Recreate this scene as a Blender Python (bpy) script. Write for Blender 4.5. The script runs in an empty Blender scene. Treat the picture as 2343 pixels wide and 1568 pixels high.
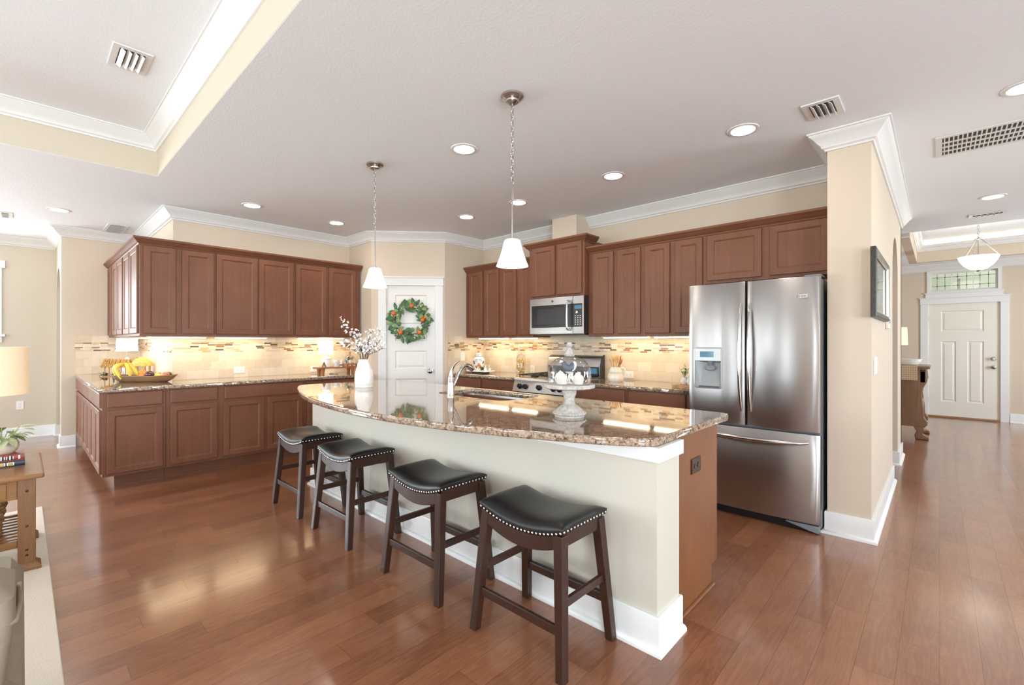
import bpy, bmesh, math, random
from math import pi, sin, cos, radians as R_
from mathutils import Vector, Matrix
random.seed(7)
SC = bpy.context.scene
COL = SC.collection

# ------------------------------------------------------------------ camera
cam = bpy.data.cameras.new('camera')
cam.sensor_width = 36.0
cam.lens = 36.0 * 1047.0 / 2343.0
cam.clip_start = 0.02
camo = bpy.data.objects.new('camera', cam)
COL.objects.link(camo)
camo.location = (0, 0, 1.31)
camo.rotation_euler = (R_(90), 0, R_(43.05))
SC.camera = camo

# ------------------------------------------------------------------ world, exposure
SC.view_settings.view_transform = 'Standard'
SC.view_settings.look = 'None'
SC.view_settings.exposure = 1.18
SC.view_settings.gamma = 1.0
SC.view_settings.use_curve_mapping = False
SC.cycles.use_denoising = True
SC.cycles.max_bounces = 10
SC.cycles.diffuse_bounces = 6
SC.cycles.glossy_bounces = 5
SC.cycles.transparent_max_bounces = 16
SC.cycles.sample_clamp_indirect = 8.0
SC.cycles.caustics_reflective = False
SC.cycles.caustics_refractive = False
SKY = 4.0
LS, LW, LE = 8.0, 9.0, 14.0
w = bpy.data.worlds.new('daylight')
SC.world = w
w.use_nodes = True
nt = w.node_tree
bg = nt.nodes['Background']
tc = nt.nodes.new('ShaderNodeTexCoord')
sx = nt.nodes.new('ShaderNodeSeparateXYZ')
cr = nt.nodes.new('ShaderNodeValToRGB')
mr = nt.nodes.new('ShaderNodeMapRange')
mr.inputs[1].default_value = -1
mr.inputs[2].default_value = 1
nt.links.new(tc.outputs['Generated'], sx.inputs[0])
nt.links.new(sx.outputs[2], mr.inputs[0])
nt.links.new(mr.outputs[0], cr.inputs[0])
e = cr.color_ramp.elements
e[0].position = 0.0; e[0].color = (.50, .55, .50, 1)
e[1].position = 1.0; e[1].color = (0.60, 0.78, 1.0, 1)
for p, c in ((0.49, (.62, .68, .62, 1)), (0.51, (0.84, 0.93, 1.0, 1))):
    el = cr.color_ramp.elements.new(p); el.color = c
nt.links.new(cr.outputs[0], bg.inputs[0])
bg.inputs[1].default_value = SKY
w.cycles.sampling_method = 'NONE'

def daylight(loc, rz, sx_, sz_, rad):
    """diffuse daylight entering one window, lamp in the plane just outside its glass"""
    l = bpy.data.lights.new('window_daylight', 'AREA')
    l.shape = 'RECTANGLE'; l.size = sx_; l.size_y = sz_
    l.energy = pi*sx_*sz_*rad; l.color = (.81, .92, 1.0)
    o = bpy.data.objects.new('window_daylight', l)
    o.location = loc; o.rotation_euler = (R_(90), 0, rz)
    COL.objects.link(o)

# window openings of the living room, hall and foyer (a0, a1, z0, z1)
WS = [(-6.6, -5.9, .85, 2.2), (-5.3, -4.75, .85, 2.2), (-4.2, -3.5, .85, 2.2), (-2.5, -1.95, .85, 2.2), (.6, 1.3, .85, 2.2)]
WW = [(-1.65, -.27, 1.42, 2.31), (-4.1, -2.0, .3, 2.4)]
WE = [(-3.4, -1.2, .5, 2.4), (.1, .8, .9, 2.2), (2.1, 2.55, .8, 2.3), (4.7, 5.4, .9, 2.3), (8.4, 9.4, .6, 2.3)]  # last opening is unseen, added to brighten the foyer
for a0, a1, z0, z1 in WS:
    daylight(((a0+a1)/2, -4.70, (z0+z1)/2), 0, a1-a0, z1-z0, LS)
for a0, a1, z0, z1 in WW:
    daylight((-9.30, (a0+a1)/2, (z0+z1)/2), -pi/2, a1-a0, z1-z0, LW)
for a0, a1, z0, z1 in WE:
    daylight((3.30, (a0+a1)/2, (z0+z1)/2), pi/2, a1-a0, z1-z0, LE)

# ------------------------------------------------------------------ node materials
MATS = {}
def nodes(name):
    m = bpy.data.materials.new(name)
    m.use_nodes = True
    MATS[name] = m
    n = m.node_tree
    return m, n, n.nodes['Principled BSDF']

class N:
    """tiny node helper"""
    def __init__(s, nt): s.t = nt
    def new(s, k, **kw):
        n = s.t.nodes.new(k)
        for a, b in kw.items(): setattr(n, a, b)
        return n
    def link(s, a, b): s.t.links.new(a, b)
    def val(s, x, sock):
        if isinstance(x, (int, float)): sock.default_value = x
        else: s.link(x, sock)
    def m(s, op, a, b=0.0, c=None):
        n = s.new('ShaderNodeMath', operation=op)
        s.val(a, n.inputs[0]); s.val(b, n.inputs[1])
        if c is not None: s.val(c, n.inputs[2])
        return n.outputs[0]
    def coord(s, kind='Object'):
        return s.new('ShaderNodeTexCoord').outputs[kind]
    def sep(s, v):
        n = s.new('ShaderNodeSeparateXYZ'); s.link(v, n.inputs[0]); return n.outputs
    def comb(s, x, y, z):
        n = s.new('ShaderNodeCombineXYZ')
        for i, q in enumerate((x, y, z)): s.val(q, n.inputs[i])
        return n.outputs[0]
    def scale(s, v, sc):
        n = s.new('ShaderNodeMapping'); n.inputs['Scale'].default_value = sc
        s.link(v, n.inputs[0]); return n.outputs[0]
    def noise(s, v, sc, det=3, rough=.5, dist=0.0):
        n = s.new('ShaderNodeTexNoise'); s.link(v, n.inputs['Vector'])
        n.inputs['Scale'].default_value = sc; n.inputs['Detail'].default_value = det
        n.inputs['Roughness'].default_value = rough; n.inputs['Distortion'].default_value = dist
        return n.outputs['Fac']
    def white(s, v):
        n = s.new('ShaderNodeTexWhiteNoise', noise_dimensions='3D'); s.link(v, n.inputs['Vector'])
        return n.outputs['Value']
    def ramp(s, f, stops, interp='LINEAR'):
        n = s.new('ShaderNodeValToRGB'); r = n.color_ramp; r.interpolation = interp
        s.link(f, n.inputs[0])
        r.elements[0].position = stops[0][0]; r.elements[0].color = (*stops[0][1], 1)
        r.elements[1].position = stops[-1][0]; r.elements[1].color = (*stops[-1][1], 1)
        for p, c in stops[1:-1]:
            q = r.elements.new(p); q.color = (*c, 1)
        return n.outputs[0]
    def mix(s, f, a, b, mode='MIX'):
        n = s.new('ShaderNodeMix', data_type='RGBA', blend_type=mode)
        s.val(f, n.inputs[0])
        for q, k in ((a, 6), (b, 7)):
            if isinstance(q, tuple): n.inputs[k].default_value = (*q, 1)
            else: s.link(q, n.inputs[k])
        return n.outputs[2]
    def bump(s, h, strength, dist=.01):
        n = s.new('ShaderNodeBump'); n.inputs['Strength'].default_value = strength
        n.inputs['Distance'].default_value = dist
        s.link(h, n.inputs['Height']); return n.outputs[0]

def plain(name, col, rough=.5, metal=0.0, coat=0.0, spec=.5, var=0.0, vs=30, bump=0.0, bs=200, emit=None, es=0.0, coatr=.05):
    m, n, b = nodes(name)
    q = N(n)
    b.inputs['Base Color'].default_value = (*col, 1)
    b.inputs['Roughness'].default_value = rough
    b.inputs['Metallic'].default_value = metal
    b.inputs['Coat Weight'].default_value = coat
    b.inputs['Coat Roughness'].default_value = coatr
    b.inputs['Specular IOR Level'].default_value = spec
    if var:
        f = q.noise(q.coord(), vs, 4)
        lo = tuple(max(0, c*(1-var)) for c in col); hi = tuple(min(1, c*(1+var)) for c in col)
        q.link(q.ramp(f, [(.3, lo), (.7, hi)]), b.inputs['Base Color'])
    if bump:
        q.link(q.bump(q.noise(q.coord(), bs, 3), bump, .003), b.inputs['Normal'])
    if emit:
        b.inputs['Emission Color'].default_value = (*emit, 1)
        b.inputs['Emission Strength'].default_value = es
    return m

plain('wall_paint', (.66, .555, .445), .75, spec=.25, bump=.05, bs=260)
plain('wall_paint_living', (.64, .565, .455), .75, spec=.25, bump=.05, bs=260)
plain('island_paint', (.58, .54, .46), .6, spec=.3, bump=.04, bs=260)
plain('ceiling_paint', (.87, .90, .94), .85, spec=.2, bump=.35, bs=70)
plain('trim_white', (.77, .765, .755), .32, spec=.45)
plain('door_white', (.80, .77, .74), .35, spec=.4)
plain('front_door_cream', (.80, .76, .68), .4, spec=.4)
plain('black_plastic', (.012, .012, .013), .3)
plain('dark_plastic', (.03, .03, .033), .35)
plain('black_iron', (.012, .012, .012), .5)
plain('white_plastic', (.83, .81, .76), .35)
plain('bronze_plate', (.07, .04, .028), .3, metal=.6)
plain('chrome', (.72, .71, .69), .12, metal=1.0)
plain('nickel', (.52, .49, .46), .24, metal=1.0)
plain('leather', (.010, .009, .009), .36, spec=.42, bump=.12, bs=350)
plain('nail', (.75, .70, .64), .22, metal=1.0)
plain('porcelain', (.84, .81, .76), .16, coat=.4)
plain('porcelain_grey', (.55, .53, .52), .25, coat=.3, var=.35, vs=40)
plain('cream_glaze', (.80, .72, .60), .2, coat=.4, var=.06, vs=20)
plain('blue_glaze', (.09, .12, .18), .3, coat=.3)
plain('whitewash', (.47, .43, .39), .7, var=.25, vs=55, bump=.15, bs=90)
plain('lamp_white', (.95, .93, .88), .5, emit=(1, .92, .80), es=.8)
plain('shade_linen', (.72, .58, .42), .8, emit=(1, .72, .42), es=.16, var=.06, vs=90)
plain('shade_frosted', (.95, .94, .92), .4, emit=(1, .95, .90), es=1.2)
plain('lens_glow', (1, 1, 1), .5, emit=(1, .93, .84), es=9)
plain('strip_glow', (1, 1, 1), .5, emit=(1, .78, .48), es=12)
plain('can_glow', (1, 1, 1), .5, emit=(1, .90, .78), es=34)
plain('bowl_glow', (.95, .92, .85), .4, emit=(1, .90, .76), es=1.6)
plain('cove_glow', (1, 1, 1), .5, emit=(1, .82, .50), es=5)
plain('display_blue', (.02, .05, .08), .1, emit=(.15, .50, .75), es=.15)
plain('banana_yellow', (.80, .58, .08), .45, var=.12, vs=25)
plain('banana_tip', (.16, .11, .04), .6)
plain('orange_peel', (.80, .26, .04), .42, bump=.2, bs=300)
plain('mandarin', (.78, .16, .03), .4, bump=.15, bs=300)
plain('plum_skin', (.075, .016, .028), .25, coat=.3)
plain('apple_skin', (.60, .20, .10), .3, var=.35, vs=14)
plain('lemon_skin', (.82, .62, .10), .4)
plain('leaf_green', (.045, .115, .025), .4, var=.45, vs=18)
plain('leaf_light', (.20, .30, .10), .45, var=.3, vs=25)
plain('leaf_pale', (.50, .52, .30), .5, var=.3, vs=30)
plain('twig', (.085, .045, .028), .7)
plain('petal', (.86, .82, .79), .6)
plain('straw', (.50, .30, .10), .8, var=.4, vs=60)
plain('straw_gold', (.66, .42, .12), .8, var=.3, vs=50)
plain('wicker', (.36, .21, .09), .75, var=.4, vs=45, bump=.3, bs=120)
plain('board_maple', (.52, .27, .11), .5, var=.3, vs=18)
plain('board_cherry', (.36, .13, .045), .35, var=.2, vs=18)
plain('spoon_light', (.68, .42, .17), .55, var=.15, vs=20)
plain('spoon_dark', (.42, .19, .06), .5, var=.2, vs=20)
plain('pasta', (.74, .49, .17), .6, var=.25, vs=40)
plain('painted_red', (.62, .13, .05), .3)
plain('painted_blue', (.10, .09, .28), .3)
plain('painted_navy', (.03, .03, .07), .3)
plain('frosting', (.82, .78, .70), .5)
plain('chocolate', (.05, .03, .02), .4)
plain('paper_cup', (.82, .74, .68), .7)
plain('bird_blue', (.08, .11, .16), .6, var=.3, vs=60)
plain('book_red', (.28, .045, .03), .45)
plain('book_navy', (.018, .02, .04), .4)
plain('book_gold', (.50, .33, .13), .4, var=.15, vs=90)
plain('book_black', (.02, .018, .02), .45)
plain('paper', (.82, .78, .70), .8)
plain('pot_cream', (.66, .58, .46), .6, var=.08, vs=12)
plain('soil', (.03, .02, .012), .9)
plain('chair_fabric', (.27, .22, .16), .9, var=.08, vs=300, bump=.2, bs=500)
plain('picture_mat', (.60, .55, .48), .6, var=.15, vs=6)
plain('frame_dark', (.035, .026, .02), .35, var=.4, vs=60)
plain('frame_silver', (.42, .38, .33), .3, metal=.8)
plain('louvre_grey', (.10, .095, .09), .6)
plain('fridge_grey', (.20, .22, .235), .4)
plain('niche_grey', (.30, .305, .31), .35)
plain('silver_paint', (.42, .415, .41), .35, metal=.6)
plain('outlet_slot', (.12, .11, .10), .5)
plain('runner_weave', (.62, .48, .30), .9)
plain('figure_teal', (.10, .24, .24), .4)
plain('egg_tan', (.58, .30, .12), .5)
plain('candle_white', (.86, .82, .76), .5)
plain('logo_dark', (.05, .05, .055), .3)

def thin_glass(name, tint=(.96, .97, .97), refl=.12):
    m, n, b = nodes(name); q = N(n)
    n.nodes.remove(b)
    tr = q.new('ShaderNodeBsdfTransparent'); tr.inputs[0].default_value = (*tint, 1)
    gl = q.new('ShaderNodeBsdfGlossy'); gl.inputs['Roughness'].default_value = .02
    lw = q.new('ShaderNodeLayerWeight'); lw.inputs[0].default_value = .35
    mx = q.new('ShaderNodeMixShader')
    f = q.m('MULTIPLY_ADD', lw.outputs['Facing'], .55, refl*.5)
    q.link(f, mx.inputs[0]); q.link(tr.outputs[0], mx.inputs[1]); q.link(gl.outputs[0], mx.inputs[2])
    q.link(mx.outputs[0], n.nodes['Material Output'].inputs[0])
thin_glass('glass'); thin_glass('window_glass', (.97, .98, .98), .06); thin_glass('tint_glass', (.12, .12, .12), .2)

def wood(name, dark, light, rough=.35, axis=2, sc=1.0, coat=.25, grain=.5, spec=.5):
    m, n, b = nodes(name); q = N(n)
    s = [14*sc, 14*sc, 14*sc]; s[axis] = 1.1*sc
    oi = q.new('ShaderNodeObjectInfo')
    v = q.new('ShaderNodeVectorMath', operation='ADD')
    q.link(q.coord(), v.inputs[0]); q.link(q.m('MULTIPLY', oi.outputs['Random'], 9.0), v.inputs[1])
    g = q.noise(q.scale(v.outputs[0], tuple(s)), 2.2, 5, .6, .6)
    s2 = [90*sc]*3; s2[axis] = 3*sc
    f = q.noise(q.scale(v.outputs[0], tuple(s2)), 2.0, 3)
    bl = q.noise(v.outputs[0], 4.0, 3)
    t = q.m('ADD', q.m('MULTIPLY', g, .45), q.m('ADD', q.m('MULTIPLY', f, .18), q.m('MULTIPLY', bl, .42)))
    md = tuple((a+c)/2 for a, c in zip(dark, light))
    q.link(q.ramp(t, [(.5-.3*grain, dark), (.5, md), (.5+.3*grain, light)]), b.inputs['Base Color'])
    b.inputs['Roughness'].default_value = rough
    b.inputs['Coat Weight'].default_value = coat; b.inputs['Coat Roughness'].default_value = .18
    b.inputs['Specular IOR Level'].default_value = spec
    return m
wood('cabinet_wood', (.138, .051, .027), (.225, .092, .050), .42, 2, 1.0, .0, .9, .32)
wood('cabinet_wood_h', (.138, .051, .027), (.225, .092, .050), .42, 0, 1.0, .0, .9, .32)
wood('island_wood', (.15, .052, .017), (.24, .092, .032), .4, 2, 1.2, .0, .7, .35)
wood('stool_wood', (.022, .008, .005), (.048, .018, .010), .34, 2, 1.0, .1, .8, .4)
wood('oak', (.15, .060, .018), (.36, .17, .055), .32, 1, 1.6, .3, .7)
wood('oak_leg', (.12, .048, .016), (.27, .125, .045), .36, 2, 1.6, .25, .7)
wood('buffet_wood', (.15, .065, .022), (.27, .13, .048), .35, 2, 1.2, .25, .7)
wood('bowl_wood', (.14, .072, .033), (.30, .17, .082), .5, 0, 1.0, .1, .7)

def tile_uv(q, u, v, wd, ht, off):
    """running tiles: returns (cell vector, joint mask 0..1)"""
    vr = q.m('DIVIDE', v, ht); row = q.m('FLOOR', vr)
    if off == 'rand':
        o = q.white(q.comb(row, 3.1, 7.7))
    elif off: o = q.m('MULTIPLY', q.m('MODULO', q.m('ABSOLUTE', row), 2.0), off)
    else: o = 0.0
    ur = q.m('ADD', q.m('DIVIDE', u, wd), o); colm = q.m('FLOOR', ur)
    fu = q.m('SUBTRACT', ur, colm); fv = q.m('SUBTRACT', vr, row)
    eu = q.m('MULTIPLY', q.m('MINIMUM', fu, q.m('SUBTRACT', 1.0, fu)), wd)
    ev = q.m('MULTIPLY', q.m('MINIMUM', fv, q.m('SUBTRACT', 1.0, fv)), ht)
    return q.comb(colm, row, 0.5), eu, ev

def floor_mat():
    m, n, b = nodes('floor_planks'); q = N(n)
    c = q.coord(); x, y, z = q.sep(c)
    cell, eu, ev = tile_uv(q, y, x, 1.15, .127, 'rand')
    r1 = q.white(cell)
    sh = q.new('ShaderNodeVectorMath', operation='ADD'); q.link(c, sh.inputs[0])
    q.link(q.comb(q.m('MULTIPLY', r1, 7.0), q.m('MULTIPLY', r1, 31.0), 0.0), sh.inputs[1])
    g = q.noise(q.scale(sh.outputs[0], (13, 1.3, 1)), 1.3, 4, .55, 1.4)
    rings = q.m('SINE', q.m('MULTIPLY', g, 42.0))
    fine = q.noise(q.scale(sh.outputs[0], (70, 3, 1)), 1.0, 1)
    blot = q.noise(sh.outputs[0], 5.0, 2)
    t = q.m('ADD', q.m('MULTIPLY', r1, .34), q.m('ADD', q.m('MULTIPLY', rings, .075),
            q.m('ADD', q.m('MULTIPLY', fine, .14), q.m('MULTIPLY', blot, .42))))
    base = q.ramp(t, [(.18, (.178, .062, .028)), (.5, (.275, .107, .050)), (.85, (.38, .160, .080))])
    j = q.m('LESS_THAN', q.m('MINIMUM', eu, ev), .0011)
    base = q.mix(q.m('MULTIPLY', j, .6), base, (.05, .02, .01))
    q.link(base, b.inputs['Base Color'])
    rr = q.m('ADD', .28, q.m('MULTIPLY', fine, .06))
    q.link(rr, b.inputs['Roughness'])
    b.inputs['Specular IOR Level'].default_value = .35
    b.inputs['Coat Weight'].default_value = 1.0; b.inputs['Coat Roughness'].default_value = .15
floor_mat()

def granite():
    m, n, b = nodes('granite'); q = N(n)
    c = q.coord()
    a = q.noise(c, 75, 4, .65); d = q.noise(c, 38, 3, .6, .8); bg_ = q.noise(c, 7, 3)
    v = q.new('ShaderNodeTexVoronoi'); v.inputs['Scale'].default_value = 130; q.link(c, v.inputs['Vector'])
    base = q.ramp(a, [(.36, (.012, .009, .008)), (.44, (.13, .075, .048)), (.52, (.36, .255, .175)), (.60, (.56, .45, .34)), (.70, (.30, .19, .12))])
    dk = q.ramp(d, [(.40, (.008, .007, .007)), (.46, (.26, .17, .115)), (.56, (.50, .38, .28)), (.72, (.34, .22, .14))])
    base2 = q.mix(q.m('MULTIPLY', q.m('LESS_THAN', v.outputs['Distance'], .30), .5), q.mix(.55, base, dk), (.035, .026, .024))
    q.link(q.mix(q.m('MULTIPLY', bg_, .2), base2, (.28, .17, .105)), b.inputs['Base Color'])
    b.inputs['Roughness'].default_value = .05
    b.inputs['Specular IOR Level'].default_value = .75
    b.inputs['Coat Weight'].default_value = .6; b.inputs['Coat Roughness'].default_value = .02
granite()

def backsplash(name, ax):
    m, n, b = nodes(name); q = N(n)
    c = q.coord(); o = q.sep(c); u = o[ax]; z = o[2]
    z0 = q.m('SUBTRACT', z, .905)
    # travertine squares
    cell, eu, ev = tile_uv(q, u, z0, .152, .0985, .5)
    r = q.white(cell)
    nz = q.noise(c, 22, 4)
    t = q.m('ADD', q.m('MULTIPLY', r, .55), q.m('MULTIPLY', nz, .5))
    trav = q.ramp(t, [(.15, (.60, .49, .36)), (.5, (.67, .565, .425)), (.9, (.74, .65, .52))])
    j = q.m('LESS_THAN', q.m('MINIMUM', eu, ev), .0013)
    trav = q.mix(q.m('MULTIPLY', j, .5), trav, (.50, .41, .29))
    # mosaic band of thin glass and stone strips
    zb = q.m('SUBTRACT', z, 1.200)
    cell2, eu2, ev2 = tile_uv(q, u, zb, .082, .0183, 'rand')
    r2 = q.white(cell2)
    mos = q.ramp(r2, [(0, (.70, .58, .42)), (.20, (.58, .45, .30)), (.38, (.50, .33, .17)), (.52, (.72, .62, .48)), (.64, (.26, .125, .05)),
                      (.76, (.10, .05, .03)), (.84, (.40, .38, .38)), (.91, (.62, .50, .35)), (1, (.7, .6, .45))], 'CONSTANT')
    j2 = q.m('LESS_THAN', q.m('MINIMUM', eu2, ev2), .0012)
    mos = q.mix(q.m('MULTIPLY', j2, .8), mos, (.66, .56, .42))
    band = q.m('MULTIPLY', q.m('GREATER_THAN', z, 1.200), q.m('LESS_THAN', z, 1.3098))
    q.link(q.mix(band, trav, mos), b.inputs['Base Color'])
    q.link(q.m('SUBTRACT', .5, q.m('MULTIPLY', band, .32)), b.inputs['Roughness'])
    h = q.m('MINIMUM', q.m('MULTIPLY', q.m('MINIMUM', eu, ev), 250.0), 1.0)
    q.link(q.bump(h, .25, .004), b.inputs['Normal'])
backsplash('tile_x', 0); backsplash('tile_y', 1)

def steel(name, ax, col=(.45, .43, .42), rough=.30, arot=.25):
    m, n, b = nodes(name); q = N(n)
    s = [500, 500, 500]; s[ax] = 4
    f = q.noise(q.scale(q.coord(), tuple(s)), 1.0, 2)
    b.inputs['Base Color'].default_value = (*col, 1)
    b.inputs['Metallic'].default_value = 1.0
    q.link(q.m('ADD', rough-.05, q.m('MULTIPLY', f, .12)), b.inputs['Roughness'])
    b.inputs['Anisotropic'].default_value = .85
    b.inputs['Anisotropic Rotation'].default_value = arot
    q.link(q.bump(f, .025, .001), b.inputs['Normal'])
steel('steel_h', 0); steel('steel_v', 2); steel('steel_sink', 0, (.55, .54, .52), .40)
plain('steel_handle', (.66, .65, .64), .16, metal=1.0)

def rug():
    m, n, b = nodes('rug_wool'); q = N(n)
    c = q.coord(); x, y, z = q.sep(c)
    st = q.noise(q.scale(c, (1.2, 5, 1)), 1.6, 4, .6, .8)
    f = q.noise(c, 160, 2)
    base = q.ramp(q.noise(q.scale(c, (2, 4, 1)), 1.5, 4, .7), [(.36, (.30, .28, .30)), (.46, (.62, .55, .48)), (.6, (.74, .66, .56)), (.72, (.55, .36, .24))])
    plainc = q.mix(f, (.66, .57, .47), (.80, .73, .64))
    inner = q.m('LESS_THAN', y, -.12)
    base = q.mix(q.m('MULTIPLY', inner, q.m('GREATER_THAN', st, .45)), plainc, base)
    ln = q.m('MULTIPLY', q.m('LESS_THAN', q.m('ABSOLUTE', q.m('ADD', y, q.m('MULTIPLY', q.noise(c, 30, 2), .02))), .012),
             q.m('GREATER_THAN', q.noise(c, 45, 2), .5))
    base = q.mix(q.m('MULTIPLY', ln, .8), base, (.62, .33, .08))
    q.link(base, b.inputs['Base Color']); b.inputs['Roughness'].default_value = .95
    b.inputs['Specular IOR Level'].default_value = .1
    q.link(q.bump(f, .5, .004), b.inputs['Normal'])
rug()
def siding():
    m, n, b = nodes('porch_siding'); q = N(n)
    x, y, z = q.sep(q.coord())
    f = q.m('LESS_THAN', q.m('FRACT', q.m('MULTIPLY', q.m('ADD', y, q.m('MULTIPLY', x, .35)), 5.0)), .06)
    q.link(q.mix(f, (.72, .76, .70), (.30, .32, .29)), b.inputs['Base Color'])
    b.inputs['Roughness'].default_value = .7
siding()
def runner():
    m, n, b = nodes('runner_stripes'); q = N(n)
    x, y, z = q.sep(q.coord())
    s = q.m('SINE', q.m('MULTIPLY', z, 210.0)); d = q.m('SINE', q.m('MULTIPLY', x, 260.0))
    f = q.m('MULTIPLY', q.m('GREATER_THAN', s, .3), q.m('ADD', .5, q.m('MULTIPLY', d, .5)))
    q.link(q.mix(q.m('MULTIPLY', f, .8), (.64, .50, .33), (.30, .17, .08)), b.inputs['Base Color'])
    b.inputs['Roughness'].default_value = .9
runner()

# ------------------------------------------------------------------ mesh builder
class MB:
    def __init__(s): s.bm = bmesh.new(); s.mi = 0
    def face(s, vs):
        try:
            f = s.bm.faces.new(vs); f.material_index = s.mi; return f
        except ValueError: return None
    def v(s, p): return s.bm.verts.new(p)
    def box(s, x0, x1, y0, y1, z0, z1, M=None):
        P = [(x, y, z) for z in (z0, z1) for y in (y0, y1) for x in (x0, x1)]
        if M is not None: P = [M @ Vector(p) for p in P]
        v = [s.v(p) for p in P]
        for f in ((0,2,3,1), (4,5,7,6), (0,1,5,4), (2,6,7,3), (0,4,6,2), (1,3,7,5)): s.face([v[i] for i in f])
        return s
    def loft(s, loops, cap0=True, cap1=True, closed=True):
        L = [[s.v(p) for p in lp] for lp in loops]
        n = len(L[0])
        for a, b in zip(L, L[1:]):
            for i in range(n if closed else n-1):
                j = (i+1) % n; s.face([a[i], a[j], b[j], b[i]])
        if cap0: s.face(L[0][::-1])
        if cap1: s.face(L[-1])
        return s
    def prism(s, poly, z0, z1): return s.loft([[(x, y, z0) for x, y in poly], [(x, y, z1) for x, y in poly]])
    def prism_y(s, poly, y0, y1): return s.loft([[(x, y0, z) for x, z in poly], [(x, y1, z) for x, z in poly]])
    def prism_x(s, poly, x0, x1): return s.loft([[(x0, y, z) for y, z in poly], [(x1, y, z) for y, z in poly]])
    def lathe(s, prof, seg=32, c=(0, 0, 0), cap0=True, cap1=True, sx=1, sy=1):
        return s.loft([[(c[0]+r*cos(2*pi*i/seg)*sx, c[1]+r*sin(2*pi*i/seg)*sy, c[2]+z) for i in range(seg)] for r, z in prof], cap0, cap1)
    def tube(s, pts, r, seg=10, cap=True, flat=1.0):
        pts = [Vector(p) for p in pts]; rs = r if isinstance(r, (list, tuple)) else [r]*len(pts)
        loops = []; up = None
        for i, p in enumerate(pts):
            t = (pts[min(i+1, len(pts)-1)] - pts[max(i-1, 0)]).normalized()
            if up is None:
                up = Vector((0, 0, 1)) if abs(t.z) < .9 else Vector((1, 0, 0))
            a = t.cross(up).normalized(); b = a.cross(t).normalized(); up = b
            loops.append([p + a*(rs[i]*cos(2*pi*k/seg)) + b*(rs[i]*flat*sin(2*pi*k/seg)) for k in range(seg)])
        return s.loft(loops, cap, cap)
    def ball(s, c, r, seg=16, rings=10, sx=1, sy=1, sz=1):
        pr = [(max(1e-4, r*sin(pi*k/rings)), -r*cos(pi*k/rings)*sz) for k in range(rings+1)]
        return s.lathe(pr, seg, c, sx=sx, sy=sy)
    def rrect(s, x0, x1, y0, y1, r, seg=5):
        out = []
        for cx, cy, a in ((x1-r, y1-r, 0), (x0+r, y1-r, 90), (x0+r, y0+r, 180), (x1-r, y0+r, 270)):
            for k in range(seg+1):
                t = R_(a+90*k/seg); out.append((cx+r*cos(t), cy+r*sin(t)))
        return out
    def sweep(s, prof, path, closed=False):
        """prof [(out, z)], path [(x,y)] with the room on its left"""
        n = len(path); loops = []
        for i, p in enumerate(path):
            P = Vector(p)
            d0 = (P - Vector(path[i-1])).normalized() if (i or closed) else None
            d1 = (Vector(path[(i+1) % n]) - P).normalized() if (i < n-1 or closed) else None
            d0 = d0 or d1; d1 = d1 or d0
            n0 = Vector((-d0.y, d0.x)); n1 = Vector((-d1.y, d1.x))
            mt = (n0+n1); k = mt.length_squared
            mt = mt*(2/k) if k > 1e-6 else n0
            loops.append([(P.x+mt.x*o, P.y+mt.y*o, z) for o, z in prof])
        if closed: loops.append(loops[0])
        return s.loft(loops, not closed, not closed)
    def xf(s, M): bmesh.ops.transform(s.bm, matrix=M, verts=s.bm.verts); return s
    def build(s, name, mat, parent=None, smooth=False, bevel=0.0, seg=2, sub=0, loc=None):
        me = bpy.data.meshes.new(name)
        bmesh.ops.remove_doubles(s.bm, verts=s.bm.verts, dist=1e-6)
        bmesh.ops.recalc_face_normals(s.bm, faces=s.bm.faces)
        s.bm.to_mesh(me); s.bm.free()
        for mm in (mat if isinstance(mat, (list, tuple)) else [mat]): me.materials.append(MATS[mm])
        o = bpy.data.objects.new(name, me); COL.objects.link(o)
        if parent is not None: o.parent = parent
        if loc: o.location = loc
        if bevel:
            b = o.modifiers.new('bevel', 'BEVEL'); b.width = bevel; b.segments = seg; b.limit_method = 'ANGLE'; b.angle_limit = R_(35)
        if sub:
            b = o.modifiers.new('sub', 'SUBSURF'); b.levels = sub; b.render_levels = sub
        if smooth:
            me.polygons.foreach_set('use_smooth', [True]*len(me.polygons))
            if smooth != 'all':
                try: me.set_sharp_from_angle(angle=R_(40))
                except Exception: pass
        return o

def tag(o, label, cat, group=None):
    o['label'] = label; o['category'] = cat
    if group: o['group'] = group
    return o
def thing(name, label, cat, loc=(0, 0, 0), rz=0.0, group=None):
    o = bpy.data.objects.new(name, None); o.empty_display_size = .05
    COL.objects.link(o); o.location = loc; o.rotation_euler = (0, 0, rz)
    return tag(o, label, cat, group)
def struct(o): o['kind'] = 'structure'; return o
def dup(root, loc, label, rz=None, group=None):
    r = root.copy(); COL.objects.link(r); r.location = loc
    if rz is not None: r.rotation_euler = (0, 0, rz)
    r['label'] = label
    if group: r['group'] = group
    for ch in list(root.children):
        c = ch.copy(); COL.objects.link(c); c.parent = r
        for g in list(ch.children):
            d = g.copy(); COL.objects.link(d); d.parent = c
    return r

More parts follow.
